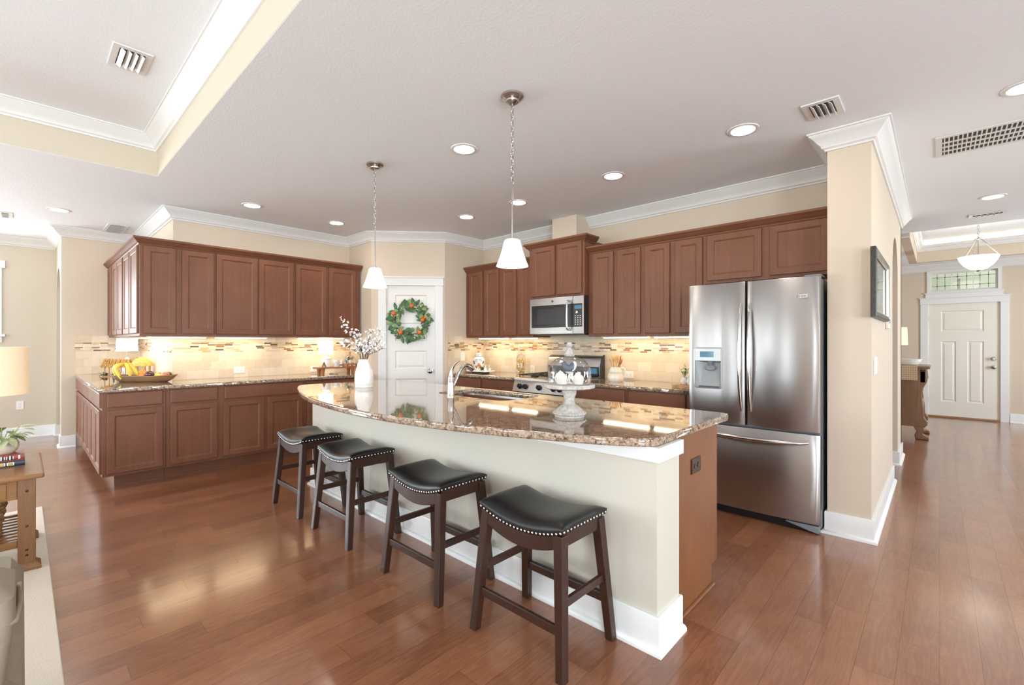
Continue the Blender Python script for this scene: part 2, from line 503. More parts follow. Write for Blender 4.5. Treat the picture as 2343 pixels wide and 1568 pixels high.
# ================================================================== SETTING
def cells(mb, axis, p0, p1, a0, a1, b0, b1, holes):
    """slab p0..p1 thick across axis, spanning a x b, with rectangular holes"""
    A = sorted({a0, a1, *[h[0] for h in holes], *[h[1] for h in holes]})
    B = sorted({b0, b1, *[h[2] for h in holes], *[h[3] for h in holes]})
    for i in range(len(A)-1):
        for j in range(len(B)-1):
            ca, cb = (A[i]+A[i+1])/2, (B[j]+B[j+1])/2
            if any(h[0] < ca < h[1] and h[2] < cb < h[3] for h in holes): continue
            if axis == 'x': mb.box(p0, p1, A[i], A[i+1], B[j], B[j+1])
            elif axis == 'y': mb.box(A[i], A[i+1], p0, p1, B[j], B[j+1])
            else: mb.box(A[i], A[i+1], B[j], B[j+1], p0, p1)
    return mb
CZ = 2.74
TRAY = (-4.92, 1.2, -3.8, .795)
FTR = (-.285, 2.6, 7.89, 10.5)
struct(MB().box(-9.4, 3.4, -4.8, 11.2, -.08, 0).build('floor', 'floor_planks'))
struct(cells(MB(), 'z', CZ, CZ+.004, -9.4, 3.4, -4.8, 7.89, [TRAY]).build('ceiling', 'ceiling_paint'))
struct(cells(MB(), 'z', 2.68, 2.684, -2.7, 3.4, 7.89, 11.2, [(FTR[0], FTR[1], 7.8, FTR[3])]).build('ceiling_foyer', 'ceiling_paint'))
struct(MB().box(-5.1, 1.4, -4.0, 1.0, 3.06, 3.1).build('ceiling_tray', 'ceiling_paint'))
struct(MB().box(-.6, 2.9, 7.6, 10.8, 3.02, 3.06).build('ceiling_foyer_tray', 'ceiling_paint'))
x0, x1, y0, y1 = TRAY
struct(cells(MB(), 'z', CZ+.002, 3.07, x0-.1, x1+.1, y0-.1, y1+.1, [(x0+.002, x1-.002, y0+.002, y1-.002)]).build('wall_tray', 'wall_paint_living'))
x0, x1, y0, y1 = FTR
ft = cells(MB(), 'z', 2.6795, 3.03, x0-.1, x1+.1, y0+.0005, y1+.1, [(x0+.002, x1-.002, y0, y1-.002)])
ft.box(x0-.1, x1+.1, y0-.02, y0, CZ+.0045, 3.03); ft.box(-2.6, x0-.1, y0-.02, y0, 2.684, CZ+.004)
struct(ft.build('wall_foyer_tray', 'wall_paint'))
WP = 'wall_paint'
struct(MB().box(-6.1, -5.98, 1.10, 3.2, 0, CZ).build('wall_left', WP))
struct(MB().box(-8.06, -6.1, 1.10, 1.22, 0, CZ).build('wall_left_return', WP))
struct(MB().box(-8.06, -7.94, .45, 1.10, 0, CZ).build('wall_nook', WP))
def arch(a0, a1, zs, zt, n=16):
    c = (a0+a1)/2; r = (a1-a0)/2
    return [(c+r*cos(pi*k/n), zs+(zt-zs)*sin(pi*k/n)) for k in range(n+1)]
pl = [(-9.32, 0), (-9.05, 0)] + arch(-9.05, -8.15, 1.95, 2.3)[::-1] + [(-8.15, 0), (-7.94, 0), (-7.94, CZ), (-9.32, CZ)]
struct(MB().prism_y(pl, .33, .45).build('wall_arch', 'wall_paint_living'))
struct(cells(MB(), 'x', -9.32, -9.2, -4.8, 2.0, 0, CZ, [(a0, a1, z0, z1) for a0, a1, z0, z1 in WW]).build('wall_west', 'wall_paint_living'))
struct(MB().box(-9.3, -6.1, 1.9, 2.0, 0, CZ).build('wall_beyond_arch', WP))
struct(cells(MB(), 'y', -4.72, -4.6, -9.4, 3.4, 0, CZ, WS).build('wall_south', 'wall_paint_living'))
struct(cells(MB(), 'x', 3.2, 3.32, -4.8, 11.2, 0, CZ, WE).build('wall_east', WP))
struct(MB().box(-4.88, -.5, 4.5, 4.62, 0, CZ).build('wall_right', WP))
struct(MB().box(-6.1, -5.40, 3.10, 3.22, 0, CZ).build('wall_pantry_left', WP))
struct(MB().box(-4.88, -4.76, 3.80, 4.62, 0, CZ).build('wall_pantry_right', WP))
# diagonal pantry wall: local x runs along the wall, local -y faces the kitchen
PA = Vector((-5.40, 3.10, 0)); PBv = Vector((-4.76, 3.80, 0)); PL = (PBv-PA).length
PANG = math.atan2(PBv.y-PA.y, PBv.x-PA.x)
DM = Matrix.Translation(PA) @ Matrix.Rotation(PANG, 4, 'Z')
struct(cells(MB(), 'y', 0, .12, 0, PL, 0, CZ, [(.185, .83, -1, 2.06)]).xf(DM).build('wall_pantry_front', WP))
struct(MB().box(-.2, PL+.2, .5, .6, 0, CZ).xf(DM).build('wall_pantry_inside', WP))
pl = [(3.79, 0), (5.62, 0)] + [(p, z) for p, z in arch(5.62, 6.35, 1.98, 2.36)[::-1]] + [(6.35, 0), (7.0, 0), (7.0, CZ), (3.79, CZ)]
struct(MB().prism_x(pl, -.565, -.325).build('wall_hall', WP))
struct(MB().box(-2.6, -.325, 6.9, 7.0, 0, CZ).build('wall_foyer_corner', WP))
struct(MB().box(-2.7, -2.6, 6.9, 11.2, 0, CZ).build('wall_foyer_left', WP))
struct(MB().box(-2.0, -.565, 4.62, 6.9, 0, .02).xf(Matrix.Translation((0, 0, -.0))).build('floor_closet', 'floor_planks'))
struct(MB().box(-2.1, -2.0, 4.6, 6.95, 0, CZ).build('wall_closet', WP))
YN = 11.0
struct(cells(MB(), 'y', YN, YN+.14, -2.7, 3.4, 0, CZ, [(-.15, .733, -1, 1.99), (-.13, .71, 2.20, 2.54)]).build('wall_north', WP))
# chase above the microwave cabinet
struct(MB().box(-3.30, -2.96, 4.22, 4.5, 2.36, CZ).build('wall_chase', WP))

# tile splash
struct(MB().box(-5.98, -5.972, 1.10, 3.10, .9, 1.40).build('wall_tile_left', 'tile_y'))
struct(MB().box(-7.94, -5.972, 1.092, 1.10, .9, 1.40).build('wall_tile_return', 'tile_x'))
struct(MB().box(-7.94, -7.932, .45, 1.092, .9, 1.40).build('wall_tile_nook', 'tile_y'))
struct(MB().box(-4.752, -1.50, 4.492, 4.5, .9, 1.45).build('wall_tile_right', 'tile_x'))
struct(MB().box(-4.76, -4.752, 3.855, 4.5, .9, 1.40).build('wall_tile_pantry', 'tile_y'))

# crown mouldings
def crown(zc, h=.115, o=.105):
    return [(0, zc-h), (.012, zc-h), (.016, zc-h+.012), (.030, zc-h+.020), (.034, zc-h+.034), (.052, zc-h+.052), (.074, zc-.034),
            (o-.012, zc-.020), (o-.008, zc-.012), (o, zc-.010), (o, zc), (0, zc)]
TW = 'trim_white'
def trim(k, prof, path, closed=False):
    return struct(MB().sweep(prof, path, closed).build('trim_%d' % k, TW, smooth=True))
trim(1, crown(CZ), [(-.325, 6.94), (-.325, 3.79), (-.565, 3.79), (-.565, 4.5), (-2.96, 4.5)])
trim(2, crown(CZ), [(-3.30, 4.5), (-4.76, 4.5), (-4.76, 3.80), (-5.40, 3.10), (-5.98, 3.10), (-5.98, 1.10), (-7.94, 1.10), (-7.94, .33), (-9.2, .33), (-9.2, -4.6), (3.2, -4.6)])
x0, x1, y0, y1 = TRAY
trim(3, crown(3.06, .115, .105), [(x0+.002, y0+.002), (x1-.002, y0+.002), (x1-.002, y1-.002), (x0+.002, y1-.002)], True)
x0, x1, y0, y1 = FTR
trim(4, crown(2.96, .10, .09), [(x1-.002, y0), (x1-.002, y1-.002), (x0+.002, y1-.002), (x0+.002, y0)])
trim(5, crown(2.68), [(3.2, YN), (-2.6, YN), (-2.6, 7.0)])
# light cove inside the foyer tray
o = tag(MB().box(FTR[0]+.02, FTR[1]-.02, FTR[3]-.05, FTR[3]-.02, 2.965, 2.98).build('cove_light', 'cove_glow'), 'warm light strip hidden along the foyer tray ceiling ledge', 'light')

# baseboards
def base(h=.15, t=.015): return [(0, 0), (.034, 0), (.034, .012), (.026, .022), (t, .026), (t, h-.006), (t-.004, h), (0, h)]
def skirt(k, path, h=.15): return struct(MB().sweep(base(h), path).build('baseboard_' + k, TW, smooth=True))
skirt('hall', [(-.325, 5.62), (-.325, 3.79), (-.565, 3.79), (-.565, 4.3)])
skirt('arch_end', [(-.325, 7.0), (-.325, 6.35), (-.565, 6.35)])
skirt('nook', [(-7.94, .46), (-7.94, .33), (-8.15, .33), (-8.15, .45)])
skirt('west', [(-9.05, .45), (-9.05, .33), (-9.2, .33), (-9.2, -4.6), (3.2, -4.6)])
skirt('north', [(3.2, YN), (.84, YN)])
skirt('north_left', [(-.25, YN), (-2.6, YN), (-2.6, 7.0)])
skirt('pantry', [tuple((DM @ Vector((.085, 0, 0)))[:2]), (-5.40, 3.10)])

# windows of the living room and hall, plus the added foyer one (daylight comes through these)
WN = [0]
def window(axis, pos, inward, a0, a1, z0, z1, cols=2, rows=2, sill=True):
    WN[0] += 1
    def B(m, u0, u1, v0, v1, d0, d1):
        p0, p1 = sorted((pos+inward*d0, pos+inward*d1))
        return m.box(p0, p1, u0, u1, v0, v1) if axis == 'x' else m.box(u0, u1, p0, p1, v0, v1)
    f = MB(); c = .085
    B(f, a0-c, a0, z0, z1, 0, .02); B(f, a1, a1+c, z0, z1, 0, .02); B(f, a0-c-.03, a1+c+.03, z1, z1+.1, 0, .028); 
    if sill: B(f, a0-c-.03, a1+c+.03, z0-.03, z0, 0, .06); B(f, a0-c, a1+c, z0-.11, z0-.03, 0, .02)
    t = .04
    for q in ((a0, a0+t, z0+t, z1-t), (a1-t, a1, z0+t, z1-t), (a0, a1, z0, z0+t), (a0, a1, z1-t, z1)): B(f, *q, -.09, -.03)
    for i in range(1, cols):
        u = a0+(a1-a0)*i/cols; B(f, u-.012, u+.012, z0, z1, -.075, -.045)
    for i in range(1, rows):
        v = z0+(z1-z0)*i/rows; B(f, a0, a1, v-.02, v+.02, -.08, -.04)
    w_ = struct(f.build('window_%d' % WN[0], TW, bevel=.002))
    g = MB(); B(g, a0+.01, a1-.01, z0+.01, z1-.01, -.062, -.058)
    g.build('window_pane', 'window_glass', w_)
for q in WW: window('x', -9.2, 1, *q, cols=1)
for q in WS: window('y', -4.6, 1, *q)
for q in WE: window('x', 3.2, -1, *q)

# pantry door in the diagonal wall
def raised_panel(mb, x0, x1, z0, z1, y, d=.012):
    """moulded panel: sunk groove and raised field on a face at y (facing -y)"""
    L = []
    for ins, dy in ((0, 0), (.012, d), (.022, d), (.045, .004)):
        L.append([(x0+ins, y+dy, z0+ins), (x1-ins, y+dy, z0+ins), (x1-ins, y+dy, z1-ins), (x0+ins, y+dy, z1-ins)])
    mb.loft(L, False, True)
def door_leaf(x0, x1, z0, z1, y, t, panels):
    mb = MB()
    A = sorted({x0, x1, *[p[0] for p in panels], *[p[1] for p in panels]})
    B = sorted({z0, z1, *[p[2] for p in panels], *[p[3] for p in panels]})
    for i in range(len(A)-1):
        for j in range(len(B)-1):
            ca, cb = (A[i]+A[i+1])/2, (B[j]+B[j+1])/2
            if any(p[0] < ca < p[1] and p[2] < cb < p[3] for p in panels): continue
            mb.face([mb.v((A[i], y, B[j])), mb.v((A[i+1], y, B[j])), mb.v((A[i+1], y, B[j+1])), mb.v((A[i], y, B[j+1]))])
    for p in panels: raised_panel(mb, *p, y)
    for f in (((x0, z0), (x1, z0)), ((x1, z0), (x1, z1)), ((x1, z1), (x0, z1)), ((x0, z1), (x0, z0))):
        (a, b), (c, d) = f
        mb.face([mb.v((a, y, b)), mb.v((c, y, d)), mb.v((c, y+t, d)), mb.v((a, y+t, b))])
    mb.face([mb.v((x0, y+t, z0)), mb.v((x0, y+t, z1)), mb.v((x1, y+t, z1)), mb.v((x1, y+t, z0))])
    return mb
def knob(parent, x, z, y, mat='nickel', r=.028, M=None, name='knob'):
    mb = MB().lathe([(.001, 0), (.033, 0), (.033, .006), (.012, .010), (.011, .028), (.020, .034), (r, .046), (r, .056), (.020, .064), (.001, .066)], 20)
    mb.xf(Matrix.Translation((x, y, z)) @ Matrix.Rotation(R_(90), 4, 'X'))
    if M is not None: mb.xf(M)
    return mb.build(name, mat, parent, smooth=True)
dx0, dx1 = .193, .822
pan = [(dx0+.11, dx1-.11, 1.934-.366*k-.236, 1.934-.366*k) for k in range(5)]
d1 = struct(door_leaf(dx0, dx1, .012, 2.052, .012, .035, pan).xf(DM).build('door_1', 'door_white'))
knob(d1, dx1-.065, .935, .012, M=DM)
for zz in (.25, 1.03, 1.83):
    MB().tube([(dx0-.004, .004, zz-.045), (dx0-.004, .004, zz+.045)], .006, 8).xf(DM).build('hinge', 'nickel', d1, smooth=True)
cs = MB()
cs.box(.09, .187, -.018, 0, 0, 2.06); cs.box(.828, .925, -.018, 0, 0, 2.06)
cs.box(.085, .93, -.020, 0, 2.06, 2.155); cs.box(.072, .943, -.034, 0, 2.155, 2.172); cs.box(.08, .935, -.026, 0, 2.055, 2.067)
cs.box(.185, .193, -.016, .11, 0, 2.06); cs.box(.822, .83, -.016, .11, 0, 2.06); cs.box(.185, .83, -.016, .11, 2.053, 2.061)
struct(cs.xf(DM).build('trim_6', TW, bevel=.002))

# front door at the end of the hall
x0, x1 = -.145, .728; wd = x1-x0
pan = [(x0+.19*wd, x0+.79*wd, 1.50, 1.86), (x0+.19*wd, x0+.405*wd, .28, 1.33), (x0+.565*wd, x0+.79*wd, .28, 1.33)]
d2 = struct(door_leaf(x0, x1, .03, 1.985, YN+.012, .045, pan).build('door_2', 'front_door_cream'))
knob(d2, x1-.07, .90, YN+.012); knob(d2, x1-.07, 1.04, YN+.012, r=.024, name='deadbolt')
for zz in (.3, 1.02, 1.72): MB().tube([(x0-.004, YN+.004, zz-.05), (x0-.004, YN+.004, zz+.05)], .007, 8).build('hinge', 'nickel', d2, smooth=True)
cs = MB()
cs.box(x0-.105, x0-.006, YN-.018, YN, 0, 1.99); cs.box(x1+.006, x1+.105, YN-.018, YN, 0, 1.99)
cs.box(x0-.11, x1+.11, YN-.02, YN, 1.99, 2.085); cs.box(x0-.125, x1+.125, YN-.036, YN, 2.085, 2.102); cs.box(x0-.115, x1+.115, YN-.026, YN, 1.985, 1.997)
cs.box(x0-.04, x1+.04, YN-.02, YN, 2.102, 2.17); cs.box(x0-.055, x1+.055, YN-.04, YN, 2.165, 2.182)
cs.box(x0-.02, x1+.02, YN-.02, YN, 2.182, 2.205); cs.box(x0-.02, -.125, YN-.02, YN, 2.205, 2.535); cs.box(.705, x1+.02, YN-.02, YN, 2.205, 2.535); cs.box(x0-.02, x1+.02, YN-.02, YN, 2.535, 2.565)
cs.box(x0-.006, x0, YN-.01, YN+.1, 0, 1.99); cs.box(x1, x1+.006, YN-.01, YN+.1, 0, 1.99)
struct(cs.build('trim_7', TW, bevel=.002))
struct(MB().box(x0, x1, YN-.03, YN+.1, 0, .03).build('trim_8', 'oak', bevel=.004))
f = MB()
for q in ((-.13, -.10, 2.23, 2.51), (.68, .71, 2.23, 2.51), (-.13, .71, 2.2, 2.23), (-.13, .71, 2.51, 2.54), (.147, .160, 2.23, 2.51), (.413, .426, 2.23, 2.51)):
    f.box(q[0], q[1], YN+.03, YN+.06, q[2], q[3])
tw = struct(f.build('window_12', TW))
MB().box(-.11, .69, YN+.043, YN+.047, 2.21, 2.53).build('window_pane', 'window_glass', tw)
lead = MB()
for zz in (2.30, 2.45): lead.box(-.10, .68, YN+.039, YN+.042, zz-.003, zz+.003)
for xx in (-.03, .07, .23, .34, .50, .60): lead.box(xx-.003, xx+.003, YN+.039, YN+.042, 2.23, 2.51)
for xx in (-.03, .07, .23, .34, .50, .60):
    for zz in (2.30, 2.45): lead.box(xx-.010, xx+.010, YN+.038, YN+.043, zz-.008, zz+.008)
lead.build('leading', 'louvre_grey', tw)
# porch soffit beyond the transom and ground outside
struct(MB().box(-2.5, 3.3, YN+.14, YN+2.6, 2.66, 2.70).build('ceiling_porch', 'porch_siding'))
struct(MB().box(-2.5, 3.3, YN+2.5, YN+2.6, -.1, 2.66).build('wall_porch_blocker', 'porch_siding'))  # siding beyond the transom, closed to full height to cut the daylight
struct(MB().box(-2.5, -2.4, YN+.14, YN+2.5, -.1, 2.66).build('wall_porch_blocker_left', 'porch_siding'))  # unseen side wall, added to keep daylight off the porch soffit
struct(MB().box(-2.5, 3.3, YN+.2, YN+2.6, -.12, -.08).build('floor_porch', 'wall_paint'))

# ================================================================== CABINETS
def shaker(w_, h_, t=.019, st=.055):
    """recessed-panel door, front at y=-t, back at y=0, corner at origin"""
    mb = MB()
    def R(i, y): return [(i, y, i), (w_-i, y, i), (w_-i, y, h_-i), (i, y, h_-i)]
    mb.loft([R(0, 0), R(0, -t+.003), R(.004, -t), R(st-.006, -t), R(st, -t+.003), R(st+.002, -t+.004), R(st+.007, -t+.009)], True, True)
    return mb
def slab(w_, h_, t=.019):
    mb = MB()
    def R(i, y): return [(i, y, i), (w_-i, y, i), (w_-i, y, h_-i), (i, y, h_-i)]
    mb.loft([R(0, 0), R(0, -t+.005), R(.003, -t+.002), R(.009, -t)], True, True)
    return mb
CW = 'cabinet_wood'
def upper(label, loc, rz, wd, h, dep, doors, zd0, zd1, group, ext=None):
    t = thing('wall_cabinet', label, 'cabinet', loc, rz, group)
    if ext:   # corner cabinet that turns onto the short return: ext = (depth along x, extra reach)
        MB().prism([(0, 0), (wd, 0), (wd, dep-.002), (ext[0], dep-.002), (ext[0], ext[1]), (0, ext[1])], 0, h).build('carcass', CW, t, bevel=.0015)
        for a, b in ext[2]:
            d = shaker(b-a, zd1-zd0).build('door', CW, t, loc=(0, b, zd0)); d.rotation_euler = (0, 0, -pi/2)
    else: MB().box(0, wd, 0, dep-.002, 0, h).build('carcass', CW, t, bevel=.0015)
    for a, b in doors: shaker(b-a, zd1-zd0).build('door', CW, t, loc=(a, 0, zd0))
    return t
def lower(label, loc, rz, wd, drawers, doors, group, dep=.588, kick=.09, h=.868, toe=True, kx0=0, kx1=0, side=None):
    t = thing('base_cabinet', label, 'cabinet', loc, rz, group)
    MB().box(0, wd, 0, dep-.002, .115, h).build('carcass', CW, t, bevel=.0015)
    if toe:
        MB().box(kx0, wd-kx1, kick, kick+.02, 0, .115).box(kx0, wd-kx1, kick-.010, kick, 0, .018).build('toe_kick', 'cabinet_wood_h', t)
    for kind_, a, b in side or ():
        d = (slab(b-a, .13) if kind_ == 'drawer' else shaker(b-a, .565)).build(kind_, 'cabinet_wood_h' if kind_ == 'drawer' else CW, t, loc=(0, b, .728 if kind_ == 'drawer' else .14))
        d.rotation_euler = (0, 0, -pi/2)
    if side: MB().box(.09, .11, kick+.0205, dep-.01, 0, .115).build('toe_kick', 'cabinet_wood_h', t)
    for a, b in drawers: slab(b-a, .13).build('drawer', 'cabinet_wood_h', t, loc=(a, 0, .728))
    for a, b in doors: shaker(b-a, .565).build('door', CW, t, loc=(a, 0, .14))
    return t
G1, G2, G3 = 'wall cabinets on the long left wall', 'wall cabinets on the short return', 'wall cabinets beside the microwave'
# left wall, faces +X
XF = -5.65; RZ = pi/2
upper('first wall cabinet from the corner of the long left run, above the fruit bowl', (XF, .775, 1.375), RZ, .627, .91, .33, [(.03, .285), (.337, .617)], .025, .88, G1, ext=(.322, .49, [(.04, .47)]))
upper('middle wall cabinet of the long left run, widest pair of doors', (XF, 1.402, 1.375), RZ, .824, .91, .33, [(.014, .415), (.432, .81)], .025, .88, G1)
upper('last wall cabinet of the left run, next to the pantry door', (XF, 2.226, 1.375), RZ, .84, .91, .33, [(.016, .39), (.424, .786)], .025, .88, G1)
# short return, faces -Y
upper('wall cabinet on the short return next to the corner cabinet', (-6.60, .775, 1.375), 0, .458, .91, .323, [(.03, .43)], .025, .88, G2)
upper('middle wall cabinet on the short return left of the corner', (-7.515, .775, 1.375), 0, .91, .91, .323, [(.03, .43), (.46, .87)], .025, .88, G2)
upper('narrow single-door wall cabinet at the far left end of the return', (-7.935, .775, 1.375), 0, .415, .91, .323, [(.03, .385)], .025, .88, G2)
# right wall, faces -Y
upper('two-door wall cabinet beside the pantry wall, behind the right pendant', (-4.755, 4.17, 1.375), 0, .66, .91, .33, [(.068, .337), (.379, .638)], .025, .88, G3)
upper('two-door wall cabinet immediately left of the microwave', (-4.095, 4.17, 1.375), 0, .55, .91, .33, [(.025, .281), (.325, .52)], .025, .88, G3)
upper('tall raised two-door cabinet standing proud above the microwave', (-3.545, 4.10, 1.82), 0, .775, .60, .40, [(.05, .385), (.42, .745)], .022, .585, G3)
upper('two-door wall cabinet immediately right of the microwave', (-2.765, 4.17, 1.375), 0, .635, .91, .33, [(.059, .307), (.355, .61)], .025, .88, G3)
upper('two-door wall cabinet between the microwave side and the refrigerator', (-2.13, 4.17, 1.375), 0, .60, .91, .33, [(.026, .274), (.328, .577)], .025, .88, G3)
upper('wide short cabinet above the stainless refrigerator', (-1.53, 4.17, 1.83), 0, .963, .455, .33, [(.02, .459), (.518, .93)], .025, .425, G3)

def cornice(z, o=.055, h=.07): return [(0, z), (.008, z), (.012, z+.012), (.026, z+.020), (.040, z+.040), (.048, z+.046), (o, z+.052), (o, z+h), (0, z+h)]
def corn(path, z, label):
    return tag(MB().sweep(cornice(z), path).build('cabinet_cornice', 'cabinet_wood_h', smooth=True), label, 'molding', 'dark wood cornices on the wall cabinets')
corn([(-5.65, 3.085), (-5.65, .775), (-7.935, .775)], 2.262, 'dark wood cornice along the left wall cabinets and their short return')
corn([(-3.548, 4.17), (-4.755, 4.17)], 2.262, 'dark wood cornice on the cabinets between pantry and microwave')
corn([(-2.768, 4.30), (-2.768, 4.10), (-3.547, 4.10), (-3.547, 4.30)], 2.395, 'projecting cornice crowning the raised cabinet above the microwave')
corn([(-.567, 4.17), (-2.764, 4.17)], 2.262, 'dark wood cornice from the microwave to above the refrigerator')
# bases
B1, B2, B3 = 'base cabinets on the long left wall', 'base cabinets on the short return', 'base cabinets beside the range'
XB = -5.39
lower('corner base cabinet below the fruit bowl with fronts on both of its faces', (XB, .48, 0), RZ, .455, [(.032, .43)], [(.032, .43)], B1, dep=.83, kx0=.09, side=[('drawer', .02, .815), ('door', .02, .41), ('door', .425, .815)])
lower('base cabinet with one drawer over one door, second from the corner', (XB, .937, 0), RZ, .45, [(.03, .425)], [(.03, .422)], B1)
lower('base cabinet with one wide drawer over two doors on the left wall', (XB, 1.387, 0), RZ, .85, [(.034, .825)], [(.026, .413), (.449, .825)], B1)
lower('last left base cabinet, mostly hidden behind the island', (XB, 2.237, 0), RZ, .85, [(.03, .82)], [(.03, .41), (.44, .82)], B1)
lower('middle base cabinet on the short return', (-7.05, .48, 0), 0, .83, [(.012, .82)], [(.012, .41), (.425, .82)], B2)
lower('far base cabinet on the short return beside the arch wall', (-7.93, .48, 0), 0, .88, [(.02, .865)], [(.02, .43), (.445, .865)], B2)
lower('base cabinet beside the pantry wall, seen past the kitchen faucet', (-4.755, 3.89, 0), 0, .625, [(.03, .595)], [(.03, .305), (.325, .595)], B3)
lower('base cabinet immediately left of the range', (-4.13, 3.89, 0), 0, .60, [(.026, .573)], [(.026, .29), (.31, .573)], B3)
lower('base cabinet immediately right of the range', (-2.76, 3.89, 0), 0, .61, [(.03, .588)], [(.03, .3), (.32, .588)], B3)
lower('base cabinet between the range side and the refrigerator', (-2.15, 3.89, 0), 0, .62, [(.021, .562)], [(.021, .28), (.30, .562)], B3)

# ---------------------------------------------------------------- granite tops (eased edges)
def top2d(name, outline, z0, z1, holes=(), bev=.009):
    cu = bpy.data.curves.new(name, 'CURVE'); cu.dimensions = '2D'; cu.fill_mode = 'BOTH'
    for pts in (outline, *holes):
        sp = cu.splines.new('POLY'); sp.points.add(len(pts)-1); sp.use_cyclic_u = True
        for p, q in zip(sp.points, pts): p.co = (q[0], q[1], 0, 1)
    cu.extrude = (z1-z0)/2-bev; cu.bevel_depth = bev; cu.bevel_resolution = 3; cu.offset = -bev
    o = bpy.data.objects.new(name, cu); COL.objects.link(o)
    dg = bpy.context.evaluated_depsgraph_get()
    me = bpy.data.meshes.new_from_object(o.evaluated_get(dg))
    me.transform(Matrix.Translation((0, 0, (z0+z1)/2)))
    bpy.data.objects.remove(o); bpy.data.curves.remove(cu)
    me.name = name; me.materials.clear(); me.materials.append(MATS['granite'])
    o = bpy.data.objects.new(name, me); COL.objects.link(o)
    return o
CT = .905
tag(top2d('countertop', [(-7.93, .45), (-5.345, .45), (-5.345, 3.085), (-5.968, 3.085), (-5.968, 1.088), (-7.93, 1.088)], .868, CT),
    'speckled granite worktop on the left wall cabinets under the fruit bowl', 'countertop', 'granite worktops')
tag(top2d('countertop', [(-4.75, 3.86), (-3.53, 3.86), (-3.53, 4.488), (-4.75, 4.488)], .868, CT),
    'speckled granite worktop between the pantry and the range', 'countertop', 'granite worktops')
tag(top2d('countertop', [(-2.76, 3.86), (-1.535, 3.86), (-1.535, 4.488), (-2.76, 4.488)], .868, CT),
    'speckled granite worktop between the range and the refrigerator', 'countertop', 'granite worktops')
def smooth_poly(P, n=6):
    out = []
    for i in range(len(P)-1):
        p0, p1, p2, p3 = [Vector(P[max(0, min(len(P)-1, i+k))]) for k in (-1, 0, 1, 2)]
        for k in range(n):
            t = k/n
            out.append(tuple(.5*((2*p1)+(p2-p0)*t+(2*p0-5*p1+4*p2-p3)*t*t+(3*p1-p0-3*p2+p3)*t**3)))
    out.append(tuple(P[-1])); return out
front = smooth_poly([(-4.38, 2.72), (-4.425, 2.63), (-4.44, 2.32), (-4.462, 2.02), (-4.468, 1.88), (-4.43, 1.79), (-4.25, 1.70), (-4.05, 1.625), (-3.81, 1.545), (-3.55, 1.475),
                     (-3.28, 1.42), (-2.85, 1.373), (-2.45, 1.368), (-2.05, 1.402), (-1.72, 1.47), (-1.42, 1.56), (-1.1, 1.68), (-.955, 1.755), (-.893, 1.80), (-.872, 1.85)])
iso = front + [(-.868, 2.70), (-.878, 2.745), (-.905, 2.765), (-.95, 2.775), (-4.26, 2.775), (-4.34, 2.76)]
sinkh = MB().rrect(-2.975, -2.20, 2.27, 2.70, .09)
isl = top2d('island_countertop', iso, .868, CT, [sinkh[::-1]], bev=.010)
tag(isl, 'large bow-front speckled granite island worktop with a sink cutout', 'countertop', 'granite worktops')

# ---------------------------------------------------------------- island body
it = thing('kitchen_island', 'long cream-painted kitchen island with white baseboard under a curved granite top', 'island', (-2.5, 2.2, 0))
ML = Matrix.Translation((2.5, -2.2, 0))
MB().box(-4.23, -.872, 1.83, 2.055, 0, .868).xf(ML).build('half_wall', 'island_paint', it)
b_ = MB().sweep([(-o_, z_) for o_, z_ in base(.155)], [(-4.23, 2.055), (-4.23, 1.83), (-.872, 1.83), (-.872, 2.062)])
b_.xf(ML).build('baseboard', TW, it, smooth=True)
MB().sweep([(0, .805), (-.019, .805), (-.019, .868), (0, .868)], [(-4.23, 2.055), (-4.23, 1.83), (-.872, 1.83), (-.872, 2.062)]).xf(ML).build('apron_board', TW, it, bevel=.0015)
pn = MB()
pn.prism_x([(2.055, 0), (2.535, 0), (2.535, .115), (2.61, .115), (2.61, .868), (2.055, .868)], -.915, -.897)
pn.xf(ML).build('end_panel', 'island_wood', it, bevel=.0015)
MB().tube([(-.893, 2.06, .008), (-.893, 2.55, .008)], .010, 8).xf(ML).build('shoe_molding', 'island_wood', it, smooth=True)
MB().box(-.915, -.902, 2.61, 2.63, .115, .868).xf(ML).build('door_edge', CW, it)
cb = MB()
cells(cb, 'z', .30, .868, -4.20, -.915, 2.055, 2.61, [(-3.05, -2.12, 2.2, 2.61)])
cb.box(-4.2, -.915, 2.055, 2.61, .115, .30); cb.box(-3.05, -2.12, 2.59, 2.61, .3, .868)
cb.xf(ML).build('cabinet_back', CW, it)
MB().box(-4.19, -.915, 2.50, 2.52, 0, .115).xf(ML).build('toe_kick', 'cabinet_wood_h', it)
for k in range(6):
    a = -4.15+k*.535
    MB().loft([[(a, 2.61, .14), (a+.5, 2.61, .14), (a+.5, 2.61, .84), (a, 2.61, .84)], [(a, 2.63, .14), (a+.5, 2.63, .14), (a+.5, 2.63, .84), (a, 2.63, .84)]]).xf(ML).build('door', CW, it, bevel=.002)
